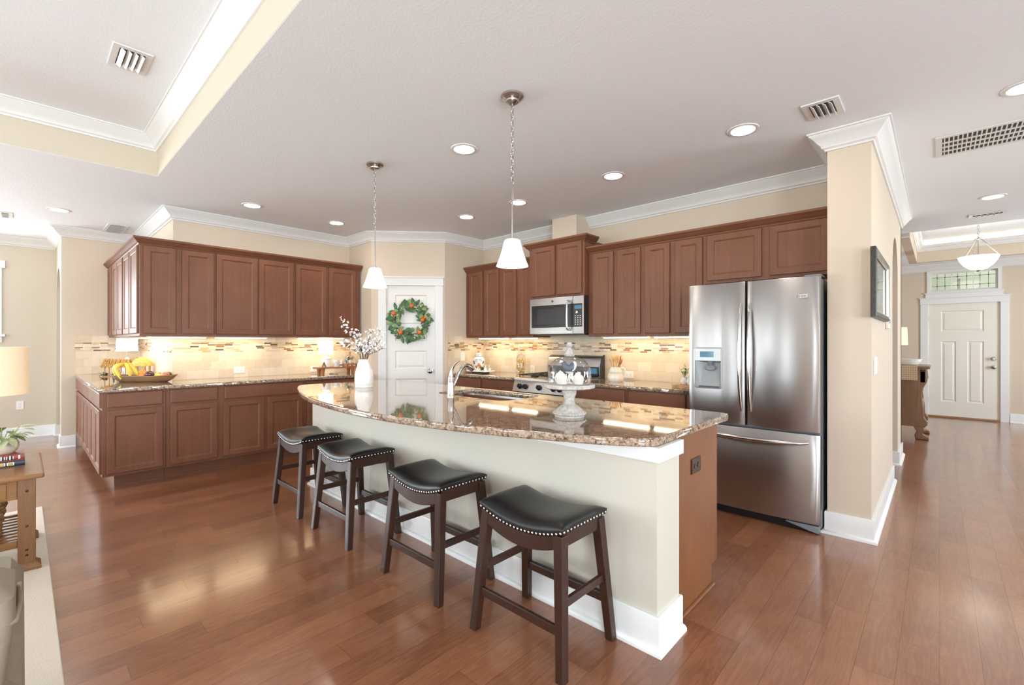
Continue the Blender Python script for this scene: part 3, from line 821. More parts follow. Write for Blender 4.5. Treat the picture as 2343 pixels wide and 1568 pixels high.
def plate(label, M, mat='white_plastic', wd=.072, h=.116, kind='outlet', n=2, gang=1):
    """wall plate, local face at y<0"""
    t = thing('wall_outlet' if kind == 'outlet' else 'light_switch', label, kind, group='outlets and switches')
    t.matrix_world = M
    MB().loft([[(-wd/2+i, y, -h/2+i), (wd/2-i, y, -h/2+i), (wd/2-i, y, h/2-i), (-wd/2+i, y, h/2-i)] for i, y in ((0, -.001), (0, -.004), (.004, -.007))]).build('cover_plate', mat, t)
    if kind == 'outlet':
        hz = wd > h
        for s_ in (-1, 1):
            cx, cz = (s_*.020, 0) if hz else (0, s_*.020)
            MB().loft([[(cx+.0145*cos(a)*(1 if not hz else .95), y, cz+.0135*sin(a)) for a in [2*pi*k/14 for k in range(14)]] for y in (-.006, -.0095)]).build('socket', mat, t)
            sl = MB()
            for q in (-.0055, .0055): sl.box(cx+q-.001, cx+q+.001, -.0102, -.009, cz-.004, cz+.006)
            sl.box(cx-.002, cx+.002, -.0102, -.009, cz-.0095, cz-.006)
            sl.build('slots', 'outlet_slot', t)
    else:
        for k in range(gang):
            cx = (k-(gang-1)/2)*.046
            MB().loft([[(cx-.016, -.006, -.033), (cx+.016, -.006, -.033), (cx+.016, -.006, .033), (cx-.016, -.006, .033)], [(cx-.015, -.009, -.031), (cx+.015, -.009, -.031), (cx+.015, -.013, .031), (cx-.015, -.013, .031)]]).build('rocker', mat, t)
    return t
def PM(x, y, z, rz): return Matrix.Translation((x, y, z)) @ Matrix.Rotation(rz, 4, 'Z')
plate('bronze outlet on the wooden end panel of the island', PM(-.896, 2.31, .695, pi/2), 'bronze_plate', .115, .075)
plate('white outlet on the left tile wall right of the fruit bowl', PM(-5.972, 1.73, .99, pi/2), wd=.116, h=.076)
plate('white outlet on the left tile wall beside the wooden riser', PM(-5.972, 2.615, .965, pi/2), wd=.116, h=.076)
plate('white outlet behind the pasta jar on the right tile wall', PM(-3.83, 4.492, .955, 0), wd=.076, h=.116)
plate('white outlet behind the cream utensil pitcher', PM(-2.46, 4.492, .962, 0), wd=.116, h=.076)
plate('white light switch on the tile beside the pantry', PM(-4.752, 4.10, 1.12, pi/2), kind='switch', wd=.072, h=.116)
plate('triple white light switch on the hall side of the pillar', PM(-.325, 4.01, 1.15, pi/2), kind='switch', wd=.165, h=.118, gang=3)
plate('white outlet low on the far left living room wall', PM(-9.2, -.02, .45, pi/2), wd=.072, h=.116)

# under-cabinet light strips
def strip(label, x0, x1, y0, y1, z=1.375):
    t = thing('under_cabinet_light', label, 'light', ((x0+x1)/2, (y0+y1)/2, z), group='lights under the wall cabinets')
    a, b = (x1-x0)/2, (y1-y0)/2
    MB().box(-a, a, -b, b, -.012, 0).build('housing', 'white_plastic', t, bevel=.003)
    if y1-y0 > x1-x0: MB().box(-.022, .022, -b+.008, b-.008, -.02, -.012).build('diffuser', 'strip_glow', t, bevel=.003); return
    MB().box(-a+.008, a-.008, -.022, .022, -.02, -.012).build('diffuser', 'strip_glow', t, bevel=.003)
strip('glowing light strip under the first left wall cabinet', -5.86, -5.75, .86, 1.36)
strip('glowing light strip under the middle left wall cabinet', -5.86, -5.75, 1.44, 1.97)
strip('glowing light strip under the last left wall cabinet', -5.86, -5.75, 2.33, 2.92)
strip('glowing light strip under the short return wall cabinets', -7.3, -6.4, .90, 1.00)
strip('glowing light strip under the cabinet beside the pantry wall', -4.63, -4.09, 4.25, 4.36)
strip('glowing light strip left of the microwave', -4.01, -3.60, 4.25, 4.36)
strip('glowing light strip right of the microwave', -2.66, -2.13, 4.25, 4.36)
strip('glowing light strip nearest the refrigerator', -2.08, -1.60, 4.25, 4.36)

# ================================================================== APPLIANCES
# refrigerator: french doors over a freezer drawer, local x 0..w, front at -y
FW = .898
fr = thing('refrigerator', 'stainless french-door refrigerator with water dispenser and bottom freezer', 'refrigerator', (-1.487, 3.70, 0))
MB().box(.012, FW-.002, .03, .76, .03, 1.752).build('body', 'fridge_grey', fr, bevel=.006)
def bulged(x0, x1, z0, z1, y0, t, bul, n=14, hole=None):
    """door whose front bows outward across its width, with an optional opening"""
    mb = MB()
    def yy(x):
        u = (x-x0)/(x1-x0)*2-1
        e = min(1, (1-abs(u))/.07); e = math.sqrt(max(0, 1-(1-e)**2))
        return y0-bul*(1-u*u)-.012*e
    X = sorted({x0+(x1-x0)*(.5-.5*cos(pi*k/n)) for k in range(n+1)} | ({hole[0], hole[1]} if hole else set()))
    Z = sorted({z0, z0+.006, z1-.006, z1} | ({hole[2], hole[3]} if hole else set()))
    V = {}
    for x in X:
        for z in Z:
            edge = .004 if z in (z0, z1) else 0
            V[x, z] = mb.v((x, yy(x)+edge, z))
    for a, b in zip(X, X[1:]):
        for c, d in zip(Z, Z[1:]):
            if hole and hole[0] < (a+b)/2 < hole[1] and hole[2] < (c+d)/2 < hole[3]: continue
            mb.face([V[a, c], V[b, c], V[b, d], V[a, d]])
    B = {(x, z): mb.v((x, y0+t, z)) for x in (x0, x1) for z in (z0, z1)}
    mb.face([B[x0, z0], B[x0, z1], B[x1, z1], B[x1, z0]])
    mb.face([V[x, z0] for x in X][::-1] + [B[x0, z0], B[x1, z0]][:0] + [B[x0, z0], B[x1, z0]])
    mb.face([V[x, z1] for x in X] + [B[x1, z1], B[x0, z1]])
    mb.face([V[x0, z] for z in Z] + [B[x0, z1], B[x0, z0]])
    mb.face([V[x1, z] for z in Z][::-1] + [B[x1, z0], B[x1, z1]])
    return mb, yy
hol = (.055, .262, .955, 1.268)
mb, yl = bulged(0, .428, .692, 1.765, 0, .03, .016, 14, hol)
dl = mb.build('door', 'steel_h', fr, smooth=True)
mb, yr = bulged(.436, FW, .692, 1.765, 0, .03, .016)
dr = mb.build('door', 'steel_h', fr, smooth=True)
mb, yd = bulged(0, FW, .065, .676, 0, .03, .020, 18)
dd = mb.build('freezer_drawer', 'steel_h', fr, smooth=True)
def bow(x, z0, z1, y, parent, lean):
    pts = []; n = 14
    for k in range(n+1):
        s_ = k/n; b = sin(pi*s_)**.6
        pts.append((x+lean*b, y+.004-.052*b, z0+(z1-z0)*s_))
    MB().tube(pts, [.011+.005*sin(pi*k/n) for k in range(n+1)], 12).build('handle', 'steel_handle', parent, smooth=True)
bow(.402, .80, 1.60, yl(.402), dl, -.004); bow(.462, .80, 1.60, yr(.462), dr, .004)
pts = []; n = 18
for k in range(n+1):
    s_ = k/n; b = sin(pi*s_)**.5; x = .03+(FW-.16)*s_+.06
    pts.append((x, yd(x)+.004-.05*b, .618-.012*b))
MB().tube(pts, [.010+.006*sin(pi*k/n) for k in range(n+1)], 12).build('handle', 'steel_handle', dd, smooth=True)
# dispenser: moulded frame, control strip, recessed niche with paddle
yp = yl(.16)-.004
f = MB()
x0, x1, z0, z1 = hol
def rl(i, y): return [(x, y, z) for x, z in MB().rrect(x0+i, x1-i, z0+i, z1-i, max(.004, .018-i), 4)]
f.loft([rl(-.006, yl(.06)+.006), rl(-.006, yp), rl(.004, yp-.002), rl(.006, yp+.01)], False, False)
f.build('dispenser_frame', 'silver_paint', dl, smooth=True)
MB().box(x0+.004, x1-.004, yp-.001, yp+.02, 1.165, z1-.004).build('dispenser_panel', 'silver_paint', dl, bevel=.002)
MB().box(x0+.045, x1-.058, yp-.003, yp, 1.195, 1.240).build('display', 'display_blue', dl, bevel=.001)
bt = MB()
for k in range(3):
    for xx in (x0+.024, x1-.035): bt.box(xx-.010, xx+.010, yp-.003, yp, 1.196+.018*k, 1.202+.018*k)
bt.build('buttons', 'paper', dl, bevel=.001)
nm = MB(); a, b, c, d = x0+.004, x1-.004, z0+.004, 1.166
A = [(a, yp+.004, c), (b, yp+.004, c), (b, yp+.004, d), (a, yp+.004, d)]
Bk = [(a+.035, yp+.018, c+.012), (b-.012, yp+.018, c+.012), (b-.012, yp+.044, d-.012), (a+.055, yp+.044, d-.012)]
nm.loft([A, Bk], False, True); nm.build('dispenser_niche', 'niche_grey', dl)
MB().lathe([(.001, 0), (.034, .001), (.040, .006), (.034, .012), (.001, .014)], 20, sy=.62).xf(Matrix.Translation((.172, yp+.022, 1.112)) @ Matrix.Rotation(R_(72), 4, 'X')).build('paddle', 'fridge_grey', dl, smooth=True)
MB().lathe([(.010, 0), (.018, .02), (.024, .045)], 14).xf(Matrix.Translation((.172, yp+.024, 1.122))).build('spout', 'fridge_grey', dl, smooth=True)
MB().box(a+.03, b-.02, yp+.003, yp+.02, c+.002, c+.010).build('drip_tray', 'dark_plastic', dl)
bd = MB().box(.755, .825, yr(.79)-.0015, yr(.79)+.006, 1.618, 1.645).build('badge', 'silver_paint', dr, bevel=.001)
lg = MB(); lg.lathe([(.0055, 0), (.0085, 0), (.0085, .0012), (.0055, .0012)], 18, cap0=False, cap1=False).xf(Matrix.Translation((.771, yr(.79)-.0015, 1.6315)) @ Matrix.Rotation(R_(90), 4, 'X'))
for q, h in ((.787, .006), (.793, .009), (.799, .006), (.806, .010), (.812, .010)): lg.box(q, q+.0032, yr(.79)-.0025, yr(.79)-.001, 1.6315-h/2-.001, 1.6315+h/2-.001)
lg.build('emblem', 'logo_dark', bd)
MB().box(.02, FW-.02, .012, .06, .004, .062).build('base_grille', 'black_plastic', fr, bevel=.003)
MB().loft([[(FW-.21, -.006, .052), (FW-.21, .04, .052), (FW-.21, .04, .040), (FW-.21, -.006, .045)], [(FW-.06, -.016, .055), (FW-.06, .05, .055), (FW-.06, .05, .008), (FW-.06, -.016, .015)],
           [(FW-.008, -.012, .055), (FW-.008, .05, .055), (FW-.008, .05, .0), (FW-.008, -.012, .005)]]).build('hinge_foot', 'fridge_grey', fr, smooth=True, bevel=.004)
MB().box(.80, FW, .01, .16, 1.7665, 1.778).build('hinge_cover', 'fridge_grey', fr, bevel=.004)

# microwave over the range
mw = thing('microwave', 'stainless over-the-range microwave with a dark glass window and curved handle', 'microwave', (-3.52, 4.075, 1.405))
MB().box(.005, .755, .03, .41, .005, .412).build('body', 'dark_plastic', mw, bevel=.003)
wdr = .615
md = MB()
cells(md, 'y', 0, .03, 0, wdr, 0, .41, [(.028, wdr, .075, .325)])
md = md.build('door', 'steel_h', mw, bevel=.003)
MB().loft([[(x, .002, z) for x, z in MB().rrect(.026, wdr, .073, .327, .012, 3)], [(x, .028, z) for x, z in MB().rrect(.026, wdr, .073, .327, .012, 3)]]).build('window', 'black_plastic', md)
MB().loft([[(x, .0015, z) for x, z in MB().rrect(.11, .50, .115, .285, .02, 4)], [(x, .004, z) for x, z in MB().rrect(.11, .50, .115, .285, .02, 4)]]).build('inner_screen', 'dark_plastic', md)
hp = [(wdr-.045, 0, .352), (wdr-.045, -.030, .356), (wdr-.045, -.044, .335), (wdr-.045, -.050, .20), (wdr-.045, -.044, .07), (wdr-.045, -.030, .048), (wdr-.045, 0, .052)]
MB().tube(smooth_poly(hp, 5), .0125, 12).build('handle', 'steel_handle', md, smooth=True)
lg = MB().lathe([(.001, 0), (.013, 0), (.013, .003), (.001, .003)], 20).xf(Matrix.Translation((.335, 0, .368)) @ Matrix.Rotation(R_(90), 4, 'X')).build('emblem', 'logo_dark', md)
MB().tube([(.335+.007*cos(a), -.0035, .368+.007*sin(a)) for a in [R_(40+28*k) for k in range(12)]] + [(.336, -.0035, .366)], .0014, 6).build('monogram', 'chrome', lg, smooth=True)
cp = MB(); cells(cp, 'y', 0, .03, wdr+.003, .758, 0, .41, [(wdr+.003, .735, .075, .325)])
cp = cp.build('control_panel', 'steel_h', mw, bevel=.003)
MB().box(wdr+.003, .735, .002, .028, .073, .327).build('touch_panel', 'black_plastic', cp)
MB().box(wdr+.022, .728, .0005, .003, .268, .306).build('display', 'display_blue', cp)
MB().lathe([(.001, 0), (.016, 0), (.015, .014), (.001, .016)], 20).xf(Matrix.Translation((wdr+.058, .002, .235)) @ Matrix.Rotation(R_(90), 4, 'X')).build('knob', 'chrome', cp, smooth=True)
bt = MB()
for r_ in range(5):
    for c_ in range(3): bt.box(wdr+.026+.032*c_, wdr+.040+.032*c_, .0008, .003, .098+.023*r_, .106+.023*r_)
bt.build('buttons', 'paper', cp)
MB().box(.02, .735, .05, .38, -.012, .005).build('vent_plate', 'black_plastic', mw, bevel=.003)

# gas range
rg = thing('gas_range', 'stainless gas range with black grates between the granite worktops', 'range', (-3.525, 3.82, 0))
RWd = .758
MB().box(.002, RWd-.002, .03, .66, .02, .895).build('body', 'dark_plastic', rg, bevel=.003)
MB().prism_x([(.66, .895), (.03, .895), (-.005, .885), (-.005, .905), (.03, .915), (.66, .915)], 0, RWd).build('cooktop', 'steel_h', rg, bevel=.003)
cp = MB().prism_x([(.03, .885), (-.005, .885), (-.045, .765), (.03, .765)], 0, RWd).build('control_panel', 'steel_h', rg, bevel=.003)
KM = Matrix.Rotation(R_(90-18.4), 4, 'X')
for kx in (.105, .185, .379, .573, .653):
    k_ = MB().lathe([(.001, 0), (.030, 0), (.030, .006), (.024, .010), (.022, .030), (.001, .032)], 22).box(-.005, .005, -.021, .021, .03, .040)
    k_.xf(Matrix.Translation((kx, -.028, .822)) @ KM).build('knob', 'black_plastic', cp, smooth=True, bevel=.001)
od = MB().box(.004, RWd-.004, -.03, .03, .22, .745).build('oven_door', 'steel_h', rg, bevel=.006)
MB().box(.12, RWd-.12, -.033, -.03, .33, .62).build('oven_window', 'black_plastic', od)
MB().box(.004, RWd-.004, -.012, .03, .748, .763).build('vent_gap', 'black_plastic', rg)
vs_ = MB()
for k in range(8): vs_.box(.05+.085*k, .105+.085*k, -.0315, -.0295, .722, .732)
vs_.build('vent_slots', 'black_plastic', od)
MB().tube([(.06, -.03, .675), (.06, -.075, .675), (RWd-.06, -.075, .675), (RWd-.06, -.03, .675)], .013, 10).build('handle', 'steel_handle', od, smooth=True)
MB().box(.004, RWd-.004, -.02, .03, .03, .21).build('storage_drawer', 'steel_h', rg, bevel=.006)
for gx in (.02, .265, .51):
    g = MB(); gw = .232
    for yy in (.06, .60): g.tube([(gx, yy, .918), (gx, yy, .945), (gx+gw, yy, .945), (gx+gw, yy, .918)], .006, 8)
    for xx in (gx, gx+gw): g.tube([(xx, .06, .945), (xx, .60, .945)], .006, 8)
    for yy in (.20, .33, .46): g.tube([(gx, yy, .945), (gx+.05, yy, .950), (gx+gw-.05, yy, .950), (gx+gw, yy, .945)], .005, 8)
    g.tube([(gx+gw/2, .06, .945), (gx+gw/2, .60, .945)], .005, 8)
    g.build('grate', 'black_iron', rg, smooth=True)
for gx in (.136, .381, .626):
    for yy in (.19, .47): MB().lathe([(.045, 0), (.045, .010), (.03, .014), (.03, .02), (.001, .022)], 20, (gx, yy, .915)).build('burner', 'black_iron', rg, smooth=True)
bgd = MB().prism_x([(.66, .90), (.585, .90), (.58, 1.03), (.615, 1.135), (.66, 1.165)], .0, RWd).build('backguard', 'steel_h', rg, bevel=.012, smooth=True)
MB().box(.03, RWd-.015, .572, .585, .925, 1.035).build('backguard_panel', 'black_plastic', bgd, bevel=.004)
MB().box(.60, .72, .5695, .573, .955, 1.015).build('display', 'display_blue', bgd)
MB().prism_x([(.665, .90), (.575, .90), (.570, 1.03), (.607, 1.14), (.655, 1.17), (.665, 1.17)], RWd-.004, RWd+.012).build('end_cap', 'dark_plastic', bgd, bevel=.006)

# sink and faucet
sk = MB()
def rr(i, z, r): return [(x, y, z) for x, y in MB().rrect(-2.985+i, -2.19-i, 2.26+i, 2.71-i, r, 6)]
sk.loft([rr(0, .867, .09), rr(.002, .860, .09), rr(.006, .70, .085), rr(.03, .672, .07), rr(.17, .668, .04)], False, True)
skt = sk.build('kitchen_sink', 'steel_sink', smooth=True)
tag(skt, 'undermount stainless kitchen sink set into the island granite', 'sink')
MB().lathe([(.001, .001), (.04, .002), (.043, 0)], 20, (-2.585, 2.485, .668)).build('drain', 'chrome', skt, smooth=True)
fc = thing('kitchen_faucet', 'brushed steel single-handle faucet with arched pull-out spout on the island', 'faucet', (-2.646, 2.17, CT), R_(4))
MB().lathe([(.0275, 0), (.0275, .006), (.0255, .010), (.0245, .09), (.023, .105), (.0225, .112), (.0215, .114), (.0215, .148), (.020, .152)], 28).build('body', 'nickel', fc, smooth=True)
sp = smooth_poly([(0, .015, .075), (0, .045, .12), (0, .078, .175), (0, .115, .218), (0, .155, .232), (0, .195, .218), (0, .222, .196)], 5)
MB().tube(sp, [.015]*8+[.0148]*8+[.0155]*(len(sp)-24)+[.017, .0185, .020, .021, .021, .020, .019, .018], 16).build('spout', 'nickel', fc, smooth=True)
MB().lathe([(.019, 0), (.017, .006), (.001, .006)], 16).xf(Matrix.Translation((0, .222, .196)) @ Matrix.Rotation(R_(-138), 4, 'X')).build('spray_head', 'dark_plastic', fc, smooth=True)
hd = smooth_poly([(0, 0, .150), (.002, .002, .185), (.010, .006, .215), (.028, .015, .245), (.055, .03, .270)], 5)
MB().tube(hd, [.020-.0155*(k/(len(hd)-1))**.8 for k in range(len(hd))], 14, flat=.8).build('lever', 'nickel', fc, smooth=True)

# ================================================================== STOOLS
def make_stool():
    t = thing('bar_stool', 'x', 'stool', group='bar stools along the island')
    HX, HY = .237, .163
    def dip(u): return .046*(1-u*u)**1.0
    # legs
    for sx_ in (-1, 1):
        for sy_ in (-1, 1):
            def ring(z):
                k = 1-z/.575; cx = sx_*(.205+.042*k); cy = sy_*(.132+.048*k); h = .0225-.003*k*1.2
                return [(cx-h, cy-h, z), (cx+h, cy-h, z), (cx+h, cy+h, z), (cx-h, cy+h, z)]
            MB().loft([ring(z) for z in (0, .15, .35, .545)]).build('leg', 'stool_wood', t, bevel=.004)
    # seat frame: curved aprons front/back, straight sides
    for sy_ in (-1, 1):
        poly = [(-.205, .485)]
        n = 12
        low = [(-.19+.38*k/n, .485-.040*sin(pi*k/n)**.9 if 0 < k < n else .485) for k in range(n+1)]
        up = [(.205-.41*k/n, .565-dip(1-2*k/n)) for k in range(n+1)]
        y = sy_*.145
        MB().prism_y(low + up, y-.011, y+.011).build('apron', 'stool_wood', t, bevel=.003)
    for sx_ in (-1, 1):
        MB().box(sx_*.212-.011, sx_*.212+.011, -.14, .14, .495, .565).build('apron', 'stool_wood', t, bevel=.003)
    # stretchers
    zz = .18; k = 1-zz/.575
    for sy_ in (-1, 1):
        y = sy_*(.132+.048*k); MB().box(-.232, .232, y-.009, y+.009, zz-.019, zz+.019).build('stretcher', 'stool_wood', t, bevel=.003)
    MB().box(-.215, .215, (.132+.048*k)-.0095, (.132+.048*k)+.0115, zz+.019, zz+.0215).build('kick_plate', 'black_iron', t, bevel=.001)
    zz = .28; k = 1-zz/.575
    for sx_ in (-1, 1):
        x = sx_*(.205+.042*k); MB().box(x-.009, x+.009, -.155, .155, zz-.017, zz+.017).build('stretcher', 'stool_wood', t, bevel=.003)
    # saddle cushion
    nu, nv = 28, 16
    def top(u, v):
        ed = (1-abs(u)**6)*(1-abs(v)**4)
        return .580-dip(u)+.040*max(0, ed)**.5
    mb = MB(); V = {}
    for i in range(nu+1):
        for j in range(nv+1):
            u, v = sin(pi/2*(2*i/nu-1)), sin(pi/2*(2*j/nv-1))
            V[i, j] = mb.v((HX*u, HY*v, top(u, v)))
    for i in range(nu):
        for j in range(nv): mb.face([V[i, j], V[i+1, j], V[i+1, j+1], V[i, j+1]])
    rim = [(i, 0) for i in range(nu)] + [(nu, j) for j in range(nv)] + [(i, nv) for i in range(nu, 0, -1)] + [(0, j) for j in range(nv, 0, -1)]
    W_ = [mb.v((V[q].co.x*.992, V[q].co.y*.99, V[q].co.z-.022)) for q in rim]
    for a in range(len(rim)):
        b = (a+1) % len(rim); mb.face([V[rim[a]], V[rim[b]], W_[b], W_[a]])
    mb.face(W_[::-1])
    mb.build('seat', 'leather', t, smooth='all')
    nb = MB()
    pts = []
    for sy_ in (-1, 1):
        for k in range(23):
            u = -1+2*(k+.5)/23; pts.append((HX*u, sy_*HY, .566-dip(u), 0, sy_))
    for sx_ in (-1, 1):
        for k in range(14):
            v = -1+2*(k+.5)/14; pts.append((sx_*HX, HY*v, .566, sx_, 0))
    for x, y, z, nx, ny in pts: nb.ball((x, y, z), .0058, 8, 5, sx=.6 if nx else 1, sy=.6 if ny else 1)
    nb.build('nailhead_trim', 'nail', t, smooth='all')
    return t
s0 = make_stool(); s0.location = (-1.308, 1.597, 0)
s0['label'] = 'black leather saddle stool nearest the camera, at the open end of the island'
dup(s0, (-2.068, 1.594, 0), 'second black saddle stool from the front, third from the back')
dup(s0, (-2.975, 1.588, 0), 'third black saddle stool from the front, bluish sheen on its legs')
dup(s0, (-3.725, 1.590, 0), 'black saddle stool farthest from the camera, brown gleam on its seat')

# ================================================================== CEILING THINGS
def pendant(label, x, y):
    t = thing('pendant_light', label, 'pendant lamp', (x, y, CZ), group='pendants over the island')
    MB().lathe([(.001, 0), (.067, 0), (.066, -.010), (.055, -.020), (.040, -.028), (.038, -.036), (.022, -.046), (.001, -.047)][::-1], 32).build('canopy', 'nickel', t, smooth=True)
    MB().tube([(0, 0, -.045), (0, 0, -.062)], .005, 10).build('chain_loop', 'nickel', t, smooth=True)
    ch = MB(); z = -.058; k = 0
    while z > -.50:
        pts = [(.0085*cos(a)*(1 if k % 2 else 0), .0085*cos(a)*(0 if k % 2 else 1), z-.019+.019*sin(a)) for a in [2*pi*q/14 for q in range(15)]]
        ch.tube(pts, .0022, 6, False); z -= .0325; k += 1
    ch.build('chain', 'nickel', t, smooth='all')
    MB().lathe([(.004, -.49), (.006, -.50), (.0055, -.82), (.013, -.823), (.013, -.836)][::-1], 14).build('rod', 'nickel', t, smooth=True)
    pr = [(.012, -.832), (.038, -.834), (.046, -.842), (.050, -.856), (.060, -.895), (.076, -.945), (.092, -.985), (.0925, -.988), (.089, -.986), (.073, -.944), (.057, -.895), (.046, -.856), (.040, -.842)]
    MB().lathe(pr, 40, cap0=True, cap1=True).build('shade', 'shade_frosted', t, smooth=True)
    MB().ball((0, 0, -.90), .026, 14, 8).build('bulb', 'lens_glow', t, smooth='all')
    return t
pendant('white bell-shade pendant on the right, larger and nearer the camera', -1.811, 1.941)
pendant('white bell-shade pendant on the left, farther away beside the pantry door', -3.308, 1.932)
RL = [(-2.565, 2.228, 'recessed ceiling light between the two pendants, nearest the camera'), (-2.042, 3.456, 'recessed ceiling light above the range side right of the right pendant'),
      (-.965, 3.306, 'recessed ceiling light above the refrigerator'), (-3.137, 3.453, 'recessed ceiling light just behind the right pendant rod'),
      (-3.928, 3.445, 'recessed ceiling light above the pantry corner between the pendants'), (-5.261, 2.563, 'recessed ceiling light left of the left pendant above the last left cabinets'),
      (-5.233, 1.636, 'recessed ceiling light above the middle of the left cabinets'), (-6.925, .271, 'recessed ceiling light at far left below the tray ceiling'),
      (.383, 6.492, 'recessed ceiling light in the hall before the foyer'), (.351, 3.83, 'recessed ceiling light cut off by the right edge of the photo')]
r0 = thing('recessed_light', RL[0][2], 'light', (RL[0][0], RL[0][1], CZ), group='recessed ceiling lights')
MB().lathe([(.072, -.002), (.074, -.007), (.095, -.005), (.098, 0), (.072, 0)], 36, cap0=False, cap1=False).build('trim_ring', 'trim_white', r0, smooth=True)
MB().lathe([(.0735, -.0015), (.06, -.004), (.001, -.005)], 32, cap0=True, cap1=False).build('lens', 'can_glow', r0, smooth=True)
for x, y, lb in RL[1:]: dup(r0, (x, y, CZ), lb)
def vent(label, x, y, z, wd, ht, nb, rz=0, name='ceiling_vent', louv=True):
    t = thing(name, label, 'vent', (x, y, z), rz, group='ceiling air vents')
    f = MB(); b = .035
    cells(f, 'z', -.008, 0, -wd/2, wd/2, -ht/2, ht/2, [(-wd/2+b, wd/2-b, -ht/2+b, ht/2-b)])
    f.build('frame', 'trim_white', t, bevel=.003)
    MB().box(-wd/2+b, wd/2-b, -ht/2+b, ht/2-b, -.0015, -.0005).build('duct_opening', 'louvre_grey', t)
    L = MB()
    for k in range(nb):
        xx = -wd/2+b+(wd-2*b)*(k+.5)/nb
        L.prism_y([(xx-.010, -.004), (xx-.008, -.002), (xx+.012, -.020), (xx+.010, -.022)], -ht/2+b, ht/2-b) if louv else L.box(xx-.0035, xx+.0035, -ht/2+b, ht/2-b, -.010, -.001)
    L.build('louvers', 'trim_white', t)
    return t
vent('white square ceiling vent with three fins in the tray ceiling', -3.65, .455, 3.06, .19, .30, 4, rz=pi/2)
vent('white ceiling vent in front of the pillar near the refrigerator', -.52, 3.34, CZ, .19, .25, 4)
vent('small white slotted vent at far left beside the left cabinets', -7.54, .80, CZ, .52, .20, 10)
vent('white vent partly cut off by the left edge of the photo', -7.62, -.13, CZ, .30, .12, 5)
vent('slim white vent on the hall ceiling before the foyer', .39, 7.32, CZ, .30, .14, 5)
rt = vent('large white grid return-air grille on the hall ceiling', .52, 4.585, CZ, 1.08, .46, 44, name='return_grille', louv=False)
g = MB()
for k in range(1, 4): g.box(-.505, .505, -.195+.39*k/4-.006, -.195+.39*k/4+.006, -.012, -.002)
g.build('cross_bars', 'trim_white', rt)

# foyer bowl pendant
t = thing('bowl_pendant', 'white glass bowl pendant hanging in the foyer before the front door', 'pendant lamp', (.40, 9.2, 3.02))
MB().lathe([(.001, -.03), (.05, -.03), (.065, 0), (.001, 0)], 24).build('canopy', 'nickel', t, smooth=True)
ch = MB(); z = -.028; k = 0
while z > -.22:
    ch.tube([(.011*cos(a)*(k % 2), .011*cos(a)*(1-k % 2), z-.022+.022*sin(a)) for a in [2*pi*q/12 for q in range(13)]], .003, 6, False); z -= .037; k += 1
ch.build('chain', 'nickel', t, smooth='all')
MB().lathe([(.012, -.27), (.04, -.255), (.04, -.245), (.012, -.235), (.006, -.21)], 20).build('hub', 'nickel', t, smooth=True)
MB().tube([(0, 0, -.25), (0, 0, -.62)], .008, 8).build('stem', 'nickel', t, smooth=True)
for a in (R_(10), R_(130), R_(250)):
    MB().tube([(.03*cos(a), .03*sin(a), -.25), (.21*cos(a), .21*sin(a), -.49)], .006, 8).build('arm', 'nickel', t, smooth=True)
MB().lathe([(.03, -.69), (.09, -.672), (.15, -.62), (.19, -.56), (.213, -.50), (.208, -.50), (.185, -.558), (.145, -.612), (.09, -.660), (.03, -.678)], 36).build('bowl_shade', 'bowl_glow', t, smooth=True)
MB().lathe([(.001, -.715), (.016, -.71), (.022, -.695), (.03, -.688), (.001, -.685)], 18).build('finial', 'nickel', t, smooth=True)

# ================================================================== DECOR
def leaf(mb, base, d, up, L, W, curl=.25, th=.0006):
    """curved pointed leaf"""
    d = Vector(d).normalized(); up = Vector(up); s_ = d.cross(up).normalized(); n_ = s_.cross(d).normalized()
    rows = []
    for k, (t_, w_) in enumerate(((0, .06), (.2, .34), (.45, .5), (.7, .40), (.88, .2), (1, .02))):
        c = Vector(base) + d*(L*t_) + n_*(-curl*L*t_*t_)
        rows.append((mb.v(c - s_*W*w_ + n_*(.10*W*w_)), mb.v(c), mb.v(c + s_*W*w_ + n_*(.10*W*w_))))
    for a, b in zip(rows, rows[1:]):
        mb.face([a[0], a[1], b[1], b[0]]); mb.face([a[1], a[2], b[2], b[1]])

rnd = random.Random(3)
# ---- wreath on the pantry door
wr = thing('wreath', 'green leafy wreath with small oranges hanging on the white pantry door', 'wreath')
wr.matrix_world = DM @ Matrix.Translation((.500, .0, 1.600))
tw_ = MB()
for q in range(3):
    tw_.tube([((.195+.008*sin(5*a+q*2))*cos(a), -.022+.008*cos(4*a+q*2), (.195+.008*cos(3*a+q))*sin(a)) for a in [2*pi*k/40 for k in range(41)]], .006, 6, False)
tw_.build('twig_ring', 'twig', wr, smooth='all')
m1, m2, m3 = MB(), MB(), MB()
for k in range(120):
    a = 2*pi*k/120+rnd.uniform(-.1, .1); r = .195+rnd.uniform(-.035, .035)
    out = rnd.choice((1, 1, -1)); tang = rnd.uniform(-1.2, 1.2)
    d = Vector((cos(a)*out - sin(a)*tang, -rnd.uniform(-.05, .6), sin(a)*out + cos(a)*tang))
    leaf(m1 if k % 5 else m2, (r*cos(a), -.018-rnd.uniform(0, .03), r*sin(a)), d, (0, -1, .1), rnd.uniform(.065, .105), rnd.uniform(.042, .062), rnd.uniform(0, .3))
for k in range(34):
    a = rnd.choice((2.9, 3.6, 4.0, 5.1, 5.5, .2, 1.0, 2.1))+rnd.uniform(-.2, .2); r = .20+rnd.uniform(-.04, .05)
    leaf(m3, (r*cos(a), -.045, r*sin(a)), (rnd.uniform(-1, 1), -.5, rnd.uniform(-1, 1)), (0, -1, 0), .035, .018)
